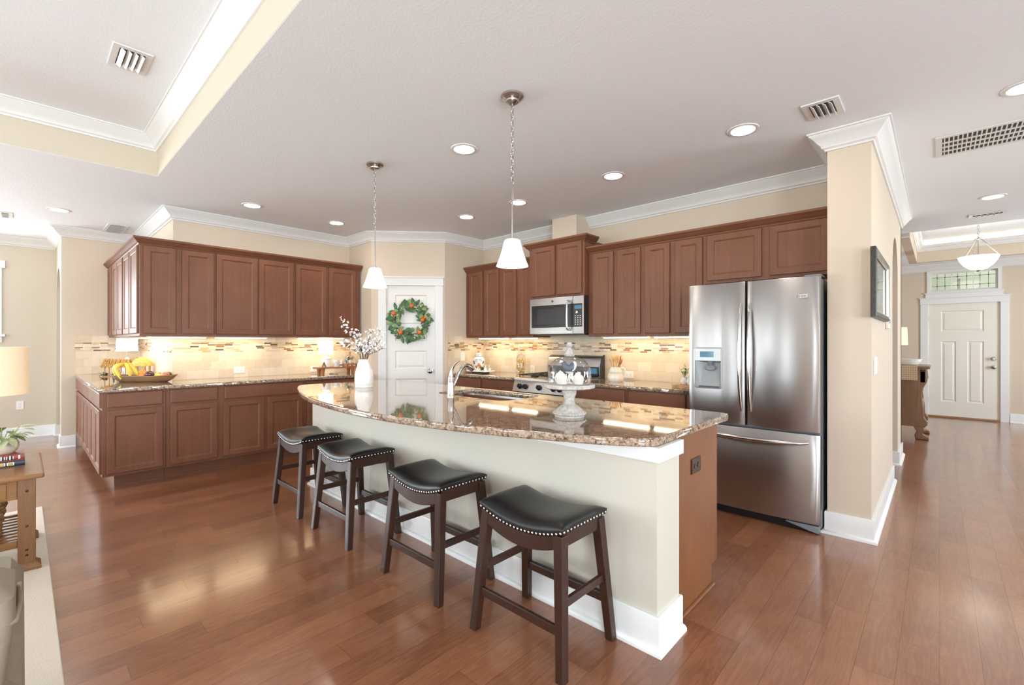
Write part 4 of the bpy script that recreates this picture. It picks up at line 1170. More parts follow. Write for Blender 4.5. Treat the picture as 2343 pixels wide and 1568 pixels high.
m1.build('dark_leaves', 'leaf_green', wr); m2.build('light_leaves', 'leaf_light', wr); m3.build('pale_sprigs', 'leaf_pale', wr)
for px, pz, r in ((.025, .185, .030), (-.205, .085, .031), (-.115, -.16, .031), (.125, -.158, .030), (.165, .002, .028), (.195, .032, .020)):
    MB().ball((px, -.062, pz), r, 16, 10, sz=.92).build('orange', 'mandarin', wr, smooth='all')

# ---- vase and blossom branches
VX, VY = -3.81, 2.115
va = thing('vase', 'white ceramic jug vase on the far end of the island', 'vase', (VX, VY, CT))
MB().lathe([(.001, 0), (.076, 0), (.079, .006), (.0775, .012), (.080, .016), (.0785, .022), (.081, .027), (.0825, .045), (.084, .075), (.081, .115), (.074, .150), (.064, .182), (.054, .205), (.0495, .222), (.0515, .240), (.056, .254),
            (.053, .254), (.046, .222), (.050, .20), (.06, .17), (.001, .16)], 40).build('body', 'porcelain', va, smooth=True)
MB().tube(smooth_poly([(-.050, -.012, .236), (-.064, -.020, .215), (-.070, -.024, .18), (-.074, -.026, .15)], 5), .008, 10).build('thumb_grip', 'porcelain', va, smooth=True)
br_spec = [(-.20, .02, .60, -.5), (-.165, -.04, .40, -.5), (-.10, .05, .50, .1), (-.04, -.08, .42, 0), (.02, .08, .46, .2), (.07, -.03, .50, .2), (.13, .06, .52, .3), (.185, .0, .48, .4), (.19, -.05, .36, .5), (.0, .0, .38, 0), (-.07, .09, .36, 0), (.10, -.09, .38, .2)]
RT = Vector((cos(R_(43)), sin(R_(43)), 0)); FT = Vector((-sin(R_(43)), cos(R_(43)), 0))
for i, (dx, dy, hz, bend) in enumerate(br_spec):
    b_ = thing('blossom_branch', 'thin brown branch of white blossoms standing in the white jug vase', 'branch', (VX, VY, CT), group='blossom branches in the vase')
    p0 = Vector((dx*.08, dy*.08, .10)); p3 = RT*dx + FT*dy + Vector((0, 0, hz)); pm = RT*(dx*.22)+FT*(dy*.25) + Vector((0, 0, .26+.2*(hz-.25)))
    P = smooth_poly([tuple(p0), tuple(pm), tuple(pm.lerp(p3, .55)+RT*(.02*bend)), tuple(p3)], 6)
    tm, fm = MB(), MB(); tm.tube(P, [.0034-.0022*k/(len(P)-1) for k in range(len(P))], 6)
    tips = []
    for k in range(7, len(P)):
        q = Vector(P[k])
        for r_ in range(2):
            d = Vector((rnd.uniform(-1, 1), rnd.uniform(-1, 1), rnd.uniform(.0, 1.1))).normalized()*rnd.uniform(.015, .055)
            tm.tube([q, q+d], [.0014, .0009], 5); tips.append(q+d)
    tips.append(p3)
    for c in tips:
        n_ = Vector((rnd.uniform(-1, 1), rnd.uniform(-1, .4), rnd.uniform(-.2, 1))).normalized()
        a_ = n_.orthogonal().normalized(); e_ = n_.cross(a_)
        for k in range(5):
            an = 2*pi*k/5+rnd.uniform(-.2, .2); d = a_*cos(an)+e_*sin(an)+n_*.35
            leaf(fm, c, d, n_, rnd.uniform(.012, .018), .013, -.2)
    tm.build('twig', 'twig', b_, smooth='all'); fm.build('blossoms', 'petal', b_)

# ---- cake stand with glass dome
ckx, cky = -1.483, 2.049
ck = thing('cake_stand', 'whitewashed wooden pedestal cake stand on the island near its open end', 'cake stand', (ckx, cky, CT))
MB().lathe([(.001, 0), (.080, 0), (.082, .004), (.080, .010), (.087, .014), (.088, .024), (.082, .030), (.074, .034), (.066, .045), (.050, .058), (.037, .066), (.033, .070), (.031, .076), (.0275, .080), (.027, .094), (.031, .108), (.037, .122), (.039, .136), (.036, .148), (.030, .156), (.10, .158), (.001, .158)], 40).build('pedestal', 'whitewash', ck, smooth=True)
bb = MB()
for k in range(34): bb.ball((.086*cos(2*pi*k/34), .086*sin(2*pi*k/34), .019), .0068, 8, 6)
bb.build('bead_trim', 'whitewash', ck, smooth='all')
MB().lathe([(.001, .156), (.132, .156), (.138, .160), (.139, .170), (.136, .178), (.001, .180)], 48).build('plate', 'whitewash', ck, smooth=True)
dm = thing('cake_dome', 'clear glass dome with a beaded whitewashed knob on the cake stand', 'dome', (ckx, cky, CT+.181))
pr = [(.116, 0), (.118, .01), (.1175, .06), (.113, .085), (.102, .108), (.084, .127), (.060, .140), (.035, .147), (.012, .149)]
MB().lathe(pr, 48, cap0=False, cap1=False).build('glass_bell', 'glass', dm, smooth='all')
MB().lathe([(.001, .148), (.027, .149), (.025, .153), (.022, .164), (.017, .178), (.011, .190), (.009, .196), (.001, .197)], 24).build('knob_base', 'whitewash', dm, smooth=True)
bb = MB()
for k in range(14): bb.ball((.025*cos(2*pi*k/14), .025*sin(2*pi*k/14), .157), .0058, 8, 6)
bb.build('bead_ring', 'whitewash', dm, smooth='all')
MB().ball((0, 0, .210), .0165, 18, 12).build('knob', 'whitewash', dm, smooth='all')
def cupcake(dx, dy, label, frost):
    t = thing('cupcake', label, 'cupcake', (ckx+dx, cky+dy, CT+.1805), group='cupcakes under the glass dome')
    n = 40
    MB().loft([[((r+(.0012 if k % 2 else 0))*cos(2*pi*k/n), (r+(.0012 if k % 2 else 0))*sin(2*pi*k/n), z) for k in range(n)] for r, z in ((.024, 0), (.033, .030))]).build('paper_cup', 'paper_cup', t)
    f = MB(); pts = [((.022*(1-k/44))*cos(.55*k), (.022*(1-k/44))*sin(.55*k), .034+.0008*k) for k in range(42)]
    f.lathe([(.001, .029), (.031, .030), (.026, .040), (.010, .055), (.001, .058)], 18); f.tube(pts, [.010-.00018*k for k in range(42)], 8); f.build('frosting', frost, t, smooth='all')
cupcake(-.005, -.062, 'cupcake with swirled frosting at the front under the glass dome', 'frosting')
cupcake(.064, -.010, 'cupcake at the right under the glass dome', 'frosting')
cupcake(-.066, .004, 'cupcake at the left under the glass dome', 'frosting')
cupcake(.0, .066, 'chocolate-topped cupcake at the back under the glass dome', 'chocolate')
# figurine of a blue bird perched on top of the sweets
bf = thing('bird_figurine', 'small blue and white ceramic bird under the glass dome', 'figurine', (ckx, cky, CT+.181), R_(43))
MB().lathe([(.022, 0), (.018, .004), (.006, .010), (.005, .052), (.022, .060), (.026, .064), (.001, .064)], 18).build('perch', 'porcelain', bf, smooth=True)
pts = smooth_poly([(-.036, 0, .118), (-.024, 0, .096), (-.004, 0, .084), (.012, 0, .090), (.020, 0, .108), (.024, 0, .114)], 5)
MB().tube(pts, [.004+.019*sin(pi*min(1, .12+k/(len(pts)-1)*.9))**.8 for k in range(len(pts))], 14, flat=.8).build('body', 'bird_blue', bf, smooth='all')
MB().tube(smooth_poly([(.014, 0, .070), (.022, 0, .086), (.026, 0, .106), (.022, 0, .120)], 5), [.007+.008*sin(pi*k/15) for k in range(16)], 12).build('breast', 'porcelain', bf, smooth='all')
MB().lathe([(.004, 0), (.0002, .011)], 8).xf(Matrix.Translation((.035, 0, .114)) @ Matrix.Rotation(R_(95), 4, 'Y')).build('beak', 'spoon_light', bf)

# ---- fruit bowl
BX, BY, BZ = -5.985, .855, CT
BR = R_(43)
fb = thing('dough_bowl', 'long carved wooden dough bowl of fruit on the left worktop corner', 'bowl', (BX, BY, BZ), BR)
def bl(a, b, z, up=.0): return [(a*cos(t)*(abs(cos(t))**-.12 if abs(cos(t)) > .05 else 1), b*sin(t), z+up*abs(cos(t))**3) for t in [2*pi*k/48 for k in range(48)]]
MB().loft([bl(.24, .062, 0), bl(.29, .078, .022, .004), bl(.335, .094, .058, .010), bl(.345, .098, .066, .012), bl(.338, .092, .066, .012), bl(.29, .070, .030, .004), bl(.22, .045, .016)]).build('bowl', 'bowl_wood', fb, smooth='all')
bl_m = Matrix.Translation((BX, BY, BZ)) @ Matrix.Rotation(BR, 4, 'Z')
bn = thing('banana_bunch', 'bunch of yellow bananas at the left end of the wooden bowl', 'bananas', (BX, BY, BZ), BR)
top_ = Vector((-.175, .0, .185))
for k, (ex, ey, ez) in enumerate(((-.235, -.045, .035), (-.17, -.075, .030), (-.09, -.055, .045), (-.055, .01, .05))):
    e_ = Vector((ex, ey, ez)); mid = (top_+e_)/2 + Vector(((-.048, -.035, -.004)[0]*(1 if k < 2 else -.55), -.035, .028))
    P = smooth_poly([tuple(top_), tuple(top_.lerp(mid, .6)+Vector((0, -.01, .02))), tuple(mid), tuple(e_)], 6)
    MB().tube(P, [.006, .007, .010, .014, .0165] + [.0185]*(len(P)-9) + [.017, .014, .010, .006], 8).build('banana', 'banana_yellow', bn, smooth='all')
MB().tube([top_+Vector((-.012, .006, .004)), top_+Vector((.014, -.006, .008))], .012, 8).build('stem', 'banana_tip', bn, smooth='all')
def fruit(name, label, x, y, z, r, mat, sz=1.0, sx=1.0, stem=True):
    p = bl_m @ Vector((x, y, z))
    t = thing(name, label, 'fruit', p, 0.0, 'fruit in the wooden bowl')
    pr = [(max(1e-4, r*sin(pi*k/14)), -r*sz*cos(pi*k/14) - (.12*r if k == 14 else .04*r if k == 13 else 0)) for k in range(15)]
    MB().lathe(pr, 22, sx=sx).build('flesh', mat, t, smooth='all')
    MB().tube([(0, 0, r*sz*.86), (.002, .001, r*sz*.98)], .0025, 6).build('stem_end', 'twig', t)
fruit('orange', 'large orange beside the bananas in the wooden bowl', -.025, .028, .078, .043, 'orange_peel')
fruit('tangerine', 'small orange half hidden in front beside the plum', .012, -.028, .056, .032, 'orange_peel', .9)
fruit('plum', 'dark purple plum in the middle of the wooden bowl', .075, -.022, .079, .041, 'plum_skin', .9)
fruit('lemon', 'yellow lemon right of the plum in the wooden bowl', .155, -.012, .060, .032, 'lemon_skin', .9, 1.25)
fruit('apple', 'red apple at the right end of the wooden bowl', .232, -.012, .070, .037, 'apple_skin', .95)
fruit('apple', 'dark red fruit half hidden behind the right-hand apple', .222, .045, .072, .030, 'plum_skin', .95)
fruit('orange', 'orange half hidden behind the lemon', .135, .042, .062, .032, 'orange_peel')

# ---- lamps on counters
def shade_lamp(label, loc, base, r0, r1, z0, z1, mat='lamp_white'):
    t = thing('table_lamp', label, 'lamp', loc, group='small lamps on the worktops')
    MB().lathe(base, 28).build('base', 'porcelain', t, smooth=True)
    MB().tube([(0, 0, base[-1][1]-.01), (0, 0, z0+.03)], .006, 8).build('neck', 'nickel', t, smooth=True)
    MB().lathe([(r0, z0), (r1, z1), (r1-.003, z1), (r0-.003, z0)], 36, cap0=False, cap1=False).build('shade', mat, t, smooth=True)
    MB().ball((0, 0, z0+.07), .024, 12, 8).build('bulb', 'lens_glow', t, smooth='all')
shade_lamp('small white-shaded lamp behind the straw stable on the left worktop', (-7.62, .92, CT), [(.001, 0), (.055, 0), (.058, .02), (.05, .10), (.03, .19), (.012, .215), (.001, .22)], .112, .105, .295, .458)

# ---- straw stable ornaments
st = thing('stable_ornament', 'rustic twig stable ornament with a gabled roof behind the bananas', 'ornament', (-7.18, .775, CT), R_(62))
q = MB()
for x in (-.10, .10):
    for y in (-.05, .05): q.tube([(x, y, .01), (x, y, .12)], .006, 6)
for x in (-.06, -.02, .02, .06): q.tube([(x, .05, .01), (x, .05, .12)], .004, 6)
q.box(-.12, .12, -.065, .065, 0, .010); q.build('posts', 'board_maple', st)
rf = MB()
for k in range(46):
    x = -.13+.26*k/45
    for s_ in (-1, 1):
        rf.tube([(x+rnd.uniform(-.01, .01), 0+rnd.uniform(-.012, .012), .20+rnd.uniform(-.012, .012)), (x+rnd.uniform(-.012, .012), s_*.085, .115+rnd.uniform(-.012, .012))], .0045, 5)
rf.build('twig_roof', 'straw', st)
for x, c in ((-.03, 'painted_navy'), (.02, 'figure_teal'), (.055, 'cream_glaze')):
    MB().lathe([(.016, .010), (.012, .04), (.007, .052), (.010, .060), (.007, .072), (.001, .075)], 10, (x, -.01, 0)).build('figure', c, st, smooth=True)
st2 = thing('straw_hut', 'round straw-roofed hut ornament glowing gold beside the twig stable', 'ornament', (-6.98, .98, CT), R_(43))
q = MB()
for k in range(7):
    a = 2*pi*k/7; q.tube([(.085*cos(a), .070*sin(a), 0), (.085*cos(a), .070*sin(a), .135)], .006, 6)
q.lathe([(.001, 0), (.105, 0), (.105, .008), (.001, .008)], 20, sy=.8); q.build('posts', 'straw_gold', st2)
MB().lathe([(.120, .128), (.112, .150), (.095, .180), (.065, .210), (.030, .228), (.001, .232)], 24, sy=.75).build('straw_roof', 'straw_gold', st2, smooth=True)
m_ = MB()
for k in range(16): leaf(m_, (rnd.uniform(-.07, .07), rnd.uniform(-.05, .03), .215+rnd.uniform(-.03, .015)), (rnd.uniform(-1, 1), rnd.uniform(-1, 1), .4), (0, 0, 1), .045, .018)
m_.build('dry_leaves', 'leaf_pale', st2)
sg = thing('greenery_sprig', 'small green sprig lying left of the twig stable on the worktop', 'sprig', (-7.22, .66, CT))
MB().tube(smooth_poly([(-.12, -.03, .006), (-.03, .0, .02), (.07, .02, .012)], 5), .003, 6).build('stem', 'twig', sg, smooth='all')
m_ = MB()
for k in range(26): leaf(m_, (rnd.uniform(-.12, .07), rnd.uniform(-.03, .03), .014), (rnd.uniform(-1, 1), rnd.uniform(-1, 1), rnd.uniform(.1, .9)), (0, 0, 1), .05, .018)
m_.build('leaves', 'leaf_green', sg)

# ---- wooden riser by the pantry end of the left worktop and its things
rx, ry = -5.74, 2.79
rs = thing('wooden_riser', 'reddish wooden footed riser board on the left worktop near the pantry', 'riser', (rx, ry, CT), pi/2)
MB().box(-.27, .27, -.085, .085, .072, .092).build('board', 'board_cherry', rs, bevel=.004)
for x in (-.20, .20):
    for y in (-.055, .055): MB().lathe([(.018, 0), (.021, .03), (.027, .073)], 16, (x, y, 0)).build('leg', 'board_cherry', rs, smooth=True)
RZt = CT+.092
shade_lamp('small lamp with white drum shade and jar base on the wooden riser', (rx+.01, ry-.14, RZt+.001), [(.001, 0), (.058, 0), (.060, .012), (.060, .085), (.056, .098), (.062, .100), (.062, .112), (.045, .118), (.030, .130), (.001, .135)], .088, .085, .165, .335)
af = thing('wooden_figure', 'tiny wooden A-frame ornament in front of the lamp on the riser', 'ornament', (rx+.062, ry-.19, RZt), pi/2)
MB().prism_y([(-.030, 0), (-.020, 0), (.002, .045), (.002, .058), (-.004, .058)], -.012, .012).prism_y([(.030, 0), (.020, 0), (-.002, .045), (-.002, .058), (.004, .058)], -.012, .012).build('frame', 'board_cherry', af)
MB().ball((0, 0, .062), .010, 10, 8, sz=.7).build('top_knob', 'egg_tan', af, smooth='all')
mg = thing('mug', 'white mug with a dark leaf pattern beside the lamp base on the riser', 'mug', (rx+.03, ry-.02, RZt))
MB().lathe([(.001, 0), (.034, 0), (.037, .006), (.037, .085), (.034, .085), (.033, .008), (.001, .008)], 26).build('body', 'porcelain', mg, smooth=True)
m_ = MB()
for k in range(8): m_.ball((.0365*cos(-.9+.22*k), .0365*sin(-.9+.22*k), .02+.012*(k % 4)+.006*(k % 3)), .005, 8, 6, sx=.5, sy=.5)
m_.build('leaf_pattern', 'painted_navy', mg, smooth='all')
sf = thing('figurine', 'small white and blue figurine right of the patterned mug', 'figurine', (rx+.05, ry+.045, RZt))
MB().lathe([(.001, 0), (.018, 0), (.016, .03), (.010, .055), (.012, .066), (.008, .082), (.001, .086)], 16).build('robe', 'porcelain', sf, smooth=True)
MB().lathe([(.0185, .012), (.0165, .032), (.0165, .012)], 16).build('sash', 'painted_blue', sf, smooth=True)
cl = thing('cloche', 'glass cloche with a cork-coloured knob on a little wooden stand at the riser end', 'cloche', (rx+.01, ry+.185, RZt))
MB().box(-.075, .075, -.085, .085, .018, .036).build('stand', 'board_cherry', cl, bevel=.003)
for x in (-.055, .055):
    for y in (-.06, .06): MB().lathe([(.005, 0), (.007, .018)], 8, (x, y, 0)).build('foot', 'black_iron', cl)
MB().lathe([(.072, .037), (.073, .08), (.066, .115), (.045, .138), (.015, .148)], 32, cap0=False, cap1=False).build('glass_bell', 'glass', cl, smooth='all')
MB().lathe([(.010, .148), (.013, .165), (.016, .190), (.001, .191)], 14).build('knob', 'egg_tan', cl, smooth=True)
nest = thing('nest_arrangement', 'little nest with eggs and moss inside the glass cloche', 'arrangement', (rx+.01, ry+.185, RZt+.0365))
m_ = MB()
for k in range(40):
    a = rnd.uniform(0, 6.28); m_.tube([(.035*cos(a), .035*sin(a), .06+rnd.uniform(-.02, .02)), (.05*cos(a+.8), .05*sin(a+.8), .06+rnd.uniform(-.02, .03))], .002, 5)
m_.build('twigs', 'twig', nest)
MB().ball((.03, -.02, .022), .021, 14, 10, sz=1.1).build('egg', 'egg_tan', nest, smooth='all')
MB().ball((.035, .022, .018), .016, 14, 10).build('blue_egg', 'porcelain', nest, smooth='all')
m_ = MB()
for k in range(22): leaf(m_, (rnd.uniform(-.04, .02), rnd.uniform(-.05, .01), .005), (rnd.uniform(-.3, .3), rnd.uniform(-.3, .3), 1), (1, 0, 0), .065, .014)
m_.build('moss', 'figure_teal', nest)
tag(MB().tube(smooth_poly([(-5.955, 2.64, .965), (-5.93, 2.66, .93), (-5.90, 2.74, .909), (-5.84, 2.80, .909), (-5.80, 2.74, .909), (-5.74, 2.71, .909)], 6), .003, 6).build('power_cord', 'white_plastic', smooth='all'), 'white lamp cord running from the outlet under the wooden riser', 'cord')
sc_ = thing('garden_snips', 'dark metal snips lying under the wooden riser', 'snips', (-5.66, 2.72, CT), R_(70))
for s_ in (-1, 1):
    MB().tube(smooth_poly([(-.05, s_*.016, .006), (-.02, s_*.012, .006), (.01, -s_*.001, .006), (.055, -s_*.006, .006)], 4), .0035, 6).build('blade', 'louvre_grey', sc_, smooth='all')

# ---- right worktop: marble tray with ginger jar and shakers
tx, ty = -4.50, 4.20
tr = thing('serving_tray', 'white marble serving board raised on a dark block beside the faucet', 'tray', (tx, ty, CT))
MB().box(-.10, .10, -.07, .07, 0, .016).build('riser_block', 'dark_plastic', tr, bevel=.002)
MB().prism(MB().rrect(-.20, .20, -.11, .11, .05, 6), .016, .034).build('slab', 'porcelain', tr, bevel=.004)
TZ = CT+.034
gj = thing('cookie_jar', 'tall lidded ceramic jar painted with fruit on the marble tray', 'jar', (tx-.06, ty+.02, TZ), R_(43))
MB().lathe([(.001, 0), (.042, 0), (.044, .006), (.058, .035), (.076, .085), (.082, .115), (.080, .140), (.068, .165), (.050, .178), (.046, .182), (.046, .188), (.001, .188)], 36).build('body', 'porcelain', gj, smooth=True)
lid = MB().lathe([(.050, .186), (.051, .192), (.046, .205), (.034, .222), (.016, .232), (.001, .234)], 32).build('lid', 'porcelain', gj, smooth=True)
MB().lathe([(.0505, .185), (.052, .188), (.0505, .193)], 32, cap0=False, cap1=False).build('blue_band', 'painted_navy', gj, smooth=True)
MB().lathe([(.0475, .202), (.0465, .206)], 32, cap0=False, cap1=False).build('blue_band', 'painted_navy', gj, smooth=True)
MB().ball((0, 0, .242), .012, 12, 8).build('knob', 'painted_red', lid, smooth='all')
MB().ball((0, 0, .254), .006, 10, 6).build('knob_tip', 'painted_navy', lid, smooth='all')
def jar_r(z):
    pr = [(0, .042), (.006, .044), (.035, .058), (.085, .076), (.115, .082), (.14, .080), (.165, .068)]
    for (a, ra), (b, rb) in zip(pr, pr[1:]):
        if a <= z <= b: return ra+(rb-ra)*(z-a)/(b-a)
    return .05
def dab(mb, ang, z, r):
    R2 = jar_r(z); M = Matrix.Translation((R2*sin(ang), -R2*cos(ang), z)) @ Matrix.Rotation(ang, 4, 'Z') @ Matrix.Scale(.22, 4, (0, 1, 0))
    t_ = MB().ball((0, 0, 0), r, 12, 8); t_.xf(M)
    me_ = bpy.data.meshes.new('tmp'); t_.bm.to_mesh(me_); mb.bm.from_mesh(me_); bpy.data.meshes.remove(me_); t_.bm.free()
for nm_, mat_, L in (('painted_peaches', 'painted_red', [(-.1, .062, .016), (.22, .070, .016), (.05, .085, .013), (.30, .05, .012), (-.3, .058, .012)]),
                     ('painted_leaves', 'leaf_green', [(-.55, .052, .012), (.55, .05, .012), (-.4, .035, .012), (.15, .03, .010), (.5, .032, .010), (-.75, .09, .012)]),
                     ('painted_grapes', 'painted_blue', [(-.85, .115, .014), (-.8, .10, .012), (.95, .11, .014), (.9, .095, .012)]),
                     ('painted_blossoms', 'porcelain', [(-.25, .028, .009), (-.12, .022, .008)])):
    mm = MB()
    for q_ in L: dab(mm, *q_)
    mm.build(nm_, mat_, gj, smooth='all')
bnd = MB()
for s_ in (-1, 1): bnd.tube([(jar_r(.138)*1.012*sin(a), -jar_r(.138)*1.012*cos(a), .139) for a in [s_*(.12+.09*k) for k in range(6)]], .0035, 6)
bnd.build('painted_ribbon', 'painted_navy', gj, smooth='all')
# lettering bent round the jar
cu = bpy.data.curves.new('t', 'FONT'); cu.body = 'BISCOTTI'; cu.size = .030; cu.align_x = 'CENTER'; cu.extrude = .0008
to = bpy.data.objects.new('t', cu); COL.objects.link(to)
me = bpy.data.meshes.new_from_object(to.evaluated_get(bpy.context.evaluated_depsgraph_get()))
bpy.data.objects.remove(to); bpy.data.curves.remove(cu)
for v_ in me.vertices:
    x, y, z = v_.co; zz = .108+y; a = x*.78/.080; r_ = jar_r(zz)+.0012+z; v_.co = (r_*sin(a), -r_*cos(a), zz)
me.materials.append(MATS['logo_dark' if False else 'porcelain_grey']); o = bpy.data.objects.new('lettering', me); COL.objects.link(o); o.parent = gj
for x, lb, mt in ((.075, 'white shaker with a metal top beside the painted jar', 'porcelain'), (.135, 'pepper-filled glass shaker at the right end of the marble tray', 'porcelain_grey')):
    t = thing('shaker', lb, 'shaker', (tx+x, ty+.0+x*.25, TZ), group='salt and pepper shakers')
    MB().lathe([(.001, 0), (.021, 0), (.0235, .008), (.023, .026), (.014, .038), (.013, .042)], 18).build('body', mt, t, smooth=True)
    MB().lathe([(.0135, .041), (.017, .046), (.017, .056), (.010, .066), (.001, .068)], 18).build('cap', 'chrome', t, smooth=True)
t = thing('garnish_leaves', 'small sprig of green leaves between the painted jar and the white shaker', 'leaves', (tx+.03, ty-.01, TZ))
m_ = MB()
for k in range(9): leaf(m_, (rnd.uniform(-.01, .01), rnd.uniform(-.01, .01), .003), (rnd.uniform(-1, 1), rnd.uniform(-1, 1), rnd.uniform(.6, 1.6)), (0, -1, .2), .05, .022)
m_.build('leaves', 'leaf_green', t)
MB().ball((0, 0, .006), .007, 8, 6).build('stem_base', 'twig', t, smooth='all')
t = thing('wooden_disc', 'round brown wooden disc propped behind the faucet against the wall', 'disc', (-4.725, 4.18, CT))
MB().lathe([(.001, 0), (.055, 0), (.057, .006), (.055, .012), (.001, .012)], 28).xf(Matrix.Translation((.0, 0, .060)) @ Matrix.Rotation(R_(78), 4, 'Y')).build('disc', 'board_maple', t, smooth=True)

# ---- pasta jar
pj = thing('pasta_jar', 'tall glass jar of dried pasta left of the range', 'jar', (-3.90, 4.34, CT))
MB().lathe([(.001, 0), (.045, 0), (.062, .004), (.064, .02), (.062, .10), (.058, .20), (.050, .225), (.047, .235)], 36, cap1=False).build('glass_body', 'glass', pj, smooth=True)
lid = MB().lathe([(.049, .236), (.050, .242), (.030, .252), (.012, .260), (.010, .268), (.016, .280), (.012, .295), (.001, .298)], 28).build('glass_lid', 'glass', pj, smooth=True)
m_ = MB()
for k in range(110):
    r_ = .046*math.sqrt(rnd.random()); a = rnd.uniform(0, 6.28); z = .014+.18*k/110
    c = Vector((r_*cos(a), r_*sin(a), z)); d = Vector((rnd.uniform(-1, 1), rnd.uniform(-1, 1), rnd.uniform(-1, 1))).normalized()*.013
    m_.tube([c-d, c+d.orthogonal()*.25, c+d], [.007, .010, .007], 7)
po = m_.build('pasta', 'pasta', pj, smooth='all'); po['kind'] = 'stuff'

# ---- pitcher with utensils
ux, uy = -2.455, 4.20
pt = thing('pitcher', 'cream stoneware pitcher with two thin bands holding wooden utensils', 'pitcher', (ux, uy, CT), R_(43))
MB().lathe([(.001, 0), (.068, 0), (.076, .008), (.083, .035), (.081, .060), (.070, .095), (.058, .130), (.054, .148), (.057, .154), (.053, .154), (.050, .140), (.060, .10), (.001, .09)], 36).build('body', 'cream_glaze', pt, smooth=True)
for z in (.088, .100): MB().lathe([(jr+.0006, z-.0012), (jr+.0018, z), (jr+.0006, z+.0012)] if (jr := (.0725 if z < .09 else .0685)) else 0, 36, cap0=False, cap1=False).build('band', 'painted_navy', pt, smooth=True)
MB().tube(smooth_poly([(.052, 0, .138), (.082, 0, .140), (.098, 0, .115), (.096, 0, .075), (.078, 0, .048)], 6), .0085, 10).build('handle', 'cream_glaze', pt, smooth='all')
def utensil(label, name, dx, dy, L, mat, kind):
    t = thing(name, label, 'utensil', (ux, uy, CT+.093), R_(43), 'utensils in the pitcher')
    a = Vector((dx*.3, dy*.3, 0)); b = Vector((dx, dy, L))
    MB().tube([a, b], [.0055, .0065], 8).build('handle', mat, t, smooth=True)
    u = (b-a).normalized()
    M = Matrix.Translation(b) @ u.to_track_quat('Z', 'Y').to_matrix().to_4x4()
    if kind == 'spoon': MB().ball((0, 0, .030), .027, 16, 10, sx=.9, sy=.35, sz=1.35).xf(M).build('bowl', mat, t, smooth='all')
    else: MB().loft([[(x, y, z) for x, y in MB().rrect(-w_, w_, -.005, .005, .004, 3)] for w_, z in ((.007, -.01), (.020, .012), (.026, .055), (.022, .075), (.010, .082))]).xf(M).build('blade', mat, t, smooth=True)
utensil('pale wooden spoon leaning left in the cream pitcher', 'wooden_spoon', -.045, .0, .105, 'spoon_light', 'spoon')
utensil('second pale wooden spoon near the middle of the cream pitcher', 'wooden_spoon', -.018, .012, .115, 'spoon_light', 'spoon')
utensil('narrow pale wooden spatula in the cream pitcher', 'wooden_spatula', .006, -.012, .098, 'spoon_light', 'spatula')
utensil('reddish-brown wooden spatula leaning right in the cream pitcher', 'wooden_spatula', .036, -.004, .098, 'spoon_dark', 'spatula')
utensil('brown wooden spoon behind the spatula in the cream pitcher', 'wooden_spoon', .050, .016, .085, 'spoon_dark', 'spoon')

# ---- board with little plant beside the refrigerator
cbx, cby = -1.655, 4.02
t = thing('cutting_board', 'thick end-grain wooden board beside the refrigerator', 'board', (cbx, cby, CT))
MB().box(-.075, .085, -.10, .10, 0, .032).build('board', 'board_maple', t, bevel=.003)
pp = thing('potted_herb', 'tiny leafy herb in a white round pot on the wooden board', 'plant', (cbx-.005, cby+.01, CT+.032))
MB().lathe([(.001, 0), (.022, 0), (.034, .016), (.036, .032), (.028, .050), (.020, .058), (.020, .066), (.001, .064)], 24).build('pot', 'porcelain', pp, smooth=True)
m_, tm = MB(), MB()
for k in range(13):
    d = Vector((rnd.uniform(-.7, .7), rnd.uniform(-.7, .7), rnd.uniform(.7, 1.5))); e_ = Vector((0, 0, .064)) + d*rnd.uniform(.04, .075)
    tm.tube([(0, 0, .06), e_], .0012, 5)
    for r_ in range(3): leaf(m_, e_.lerp(Vector((0, 0, .064)), .3*r_), (rnd.uniform(-1, 1), rnd.uniform(-1, 1), rnd.uniform(-.1, .8)), (0, 0, 1), .026, .016)
m_.build('leaves', 'leaf_light', pp); tm.build('stems', 'leaf_light', pp)
bs = thing('bird_figurine', 'grey and white ceramic bird on the wooden board against the refrigerator', 'figurine', (cbx+.052, cby-.02, CT+.032), R_(43))
MB().lathe([(.014, 0), (.022, .012), (.026, .03), (.020, .050), (.012, .062), (.010, .068)], 18).build('body', 'porcelain', bs, smooth=True)
MB().ball((.004, -.006, .075), .014, 14, 10).build('head', 'porcelain_grey', bs, smooth='all')
MB().tube([(-.004, .012, .04), (.012, .030, .072), (.020, .040, .092)], [.016, .012, .004], 10, flat=.4).build('tail', 'porcelain_grey', bs, smooth='all')
MB().lathe([(.004, 0), (.0002, .011)], 8).xf(Matrix.Translation((.004, -.019, .075)) @ Matrix.Rotation(R_(90), 4, 'X')).build('beak', 'twig', bs)

# ================================================================== HALL
pf = thing('framed_picture', 'dark-framed glazed picture on the hall side of the pillar', 'picture', (-.325, 4.20, 1.70), pi/2)
a, b = .50, .225
f = MB()
def fr_(i, y): return [(-a+i, y, -b+i), (a-i, y, -b+i), (a-i, y, b-i), (-a+i, y, b-i)]
f.loft([fr_(0, -.002), fr_(0, -.030), fr_(.012, -.036), fr_(.035, -.030), fr_(.042, -.020), fr_(.042, -.002)], False, False)
f.build('frame', 'frame_dark', pf, bevel=.001)
f = MB(); f.loft([fr_(.034, -.0305), fr_(.037, -.032), fr_(.044, -.026), fr_(.046, -.018)], False, False); f.build('silver_lip', 'frame_silver', pf)
MB().box(-a+.04, a-.04, -.010, -.004, -b+.04, b-.04).build('print', 'picture_mat', pf)
MB().box(-a+.042, a-.042, -.016, -.014, -b+.042, b-.042).build('glazing', 'glass', pf)
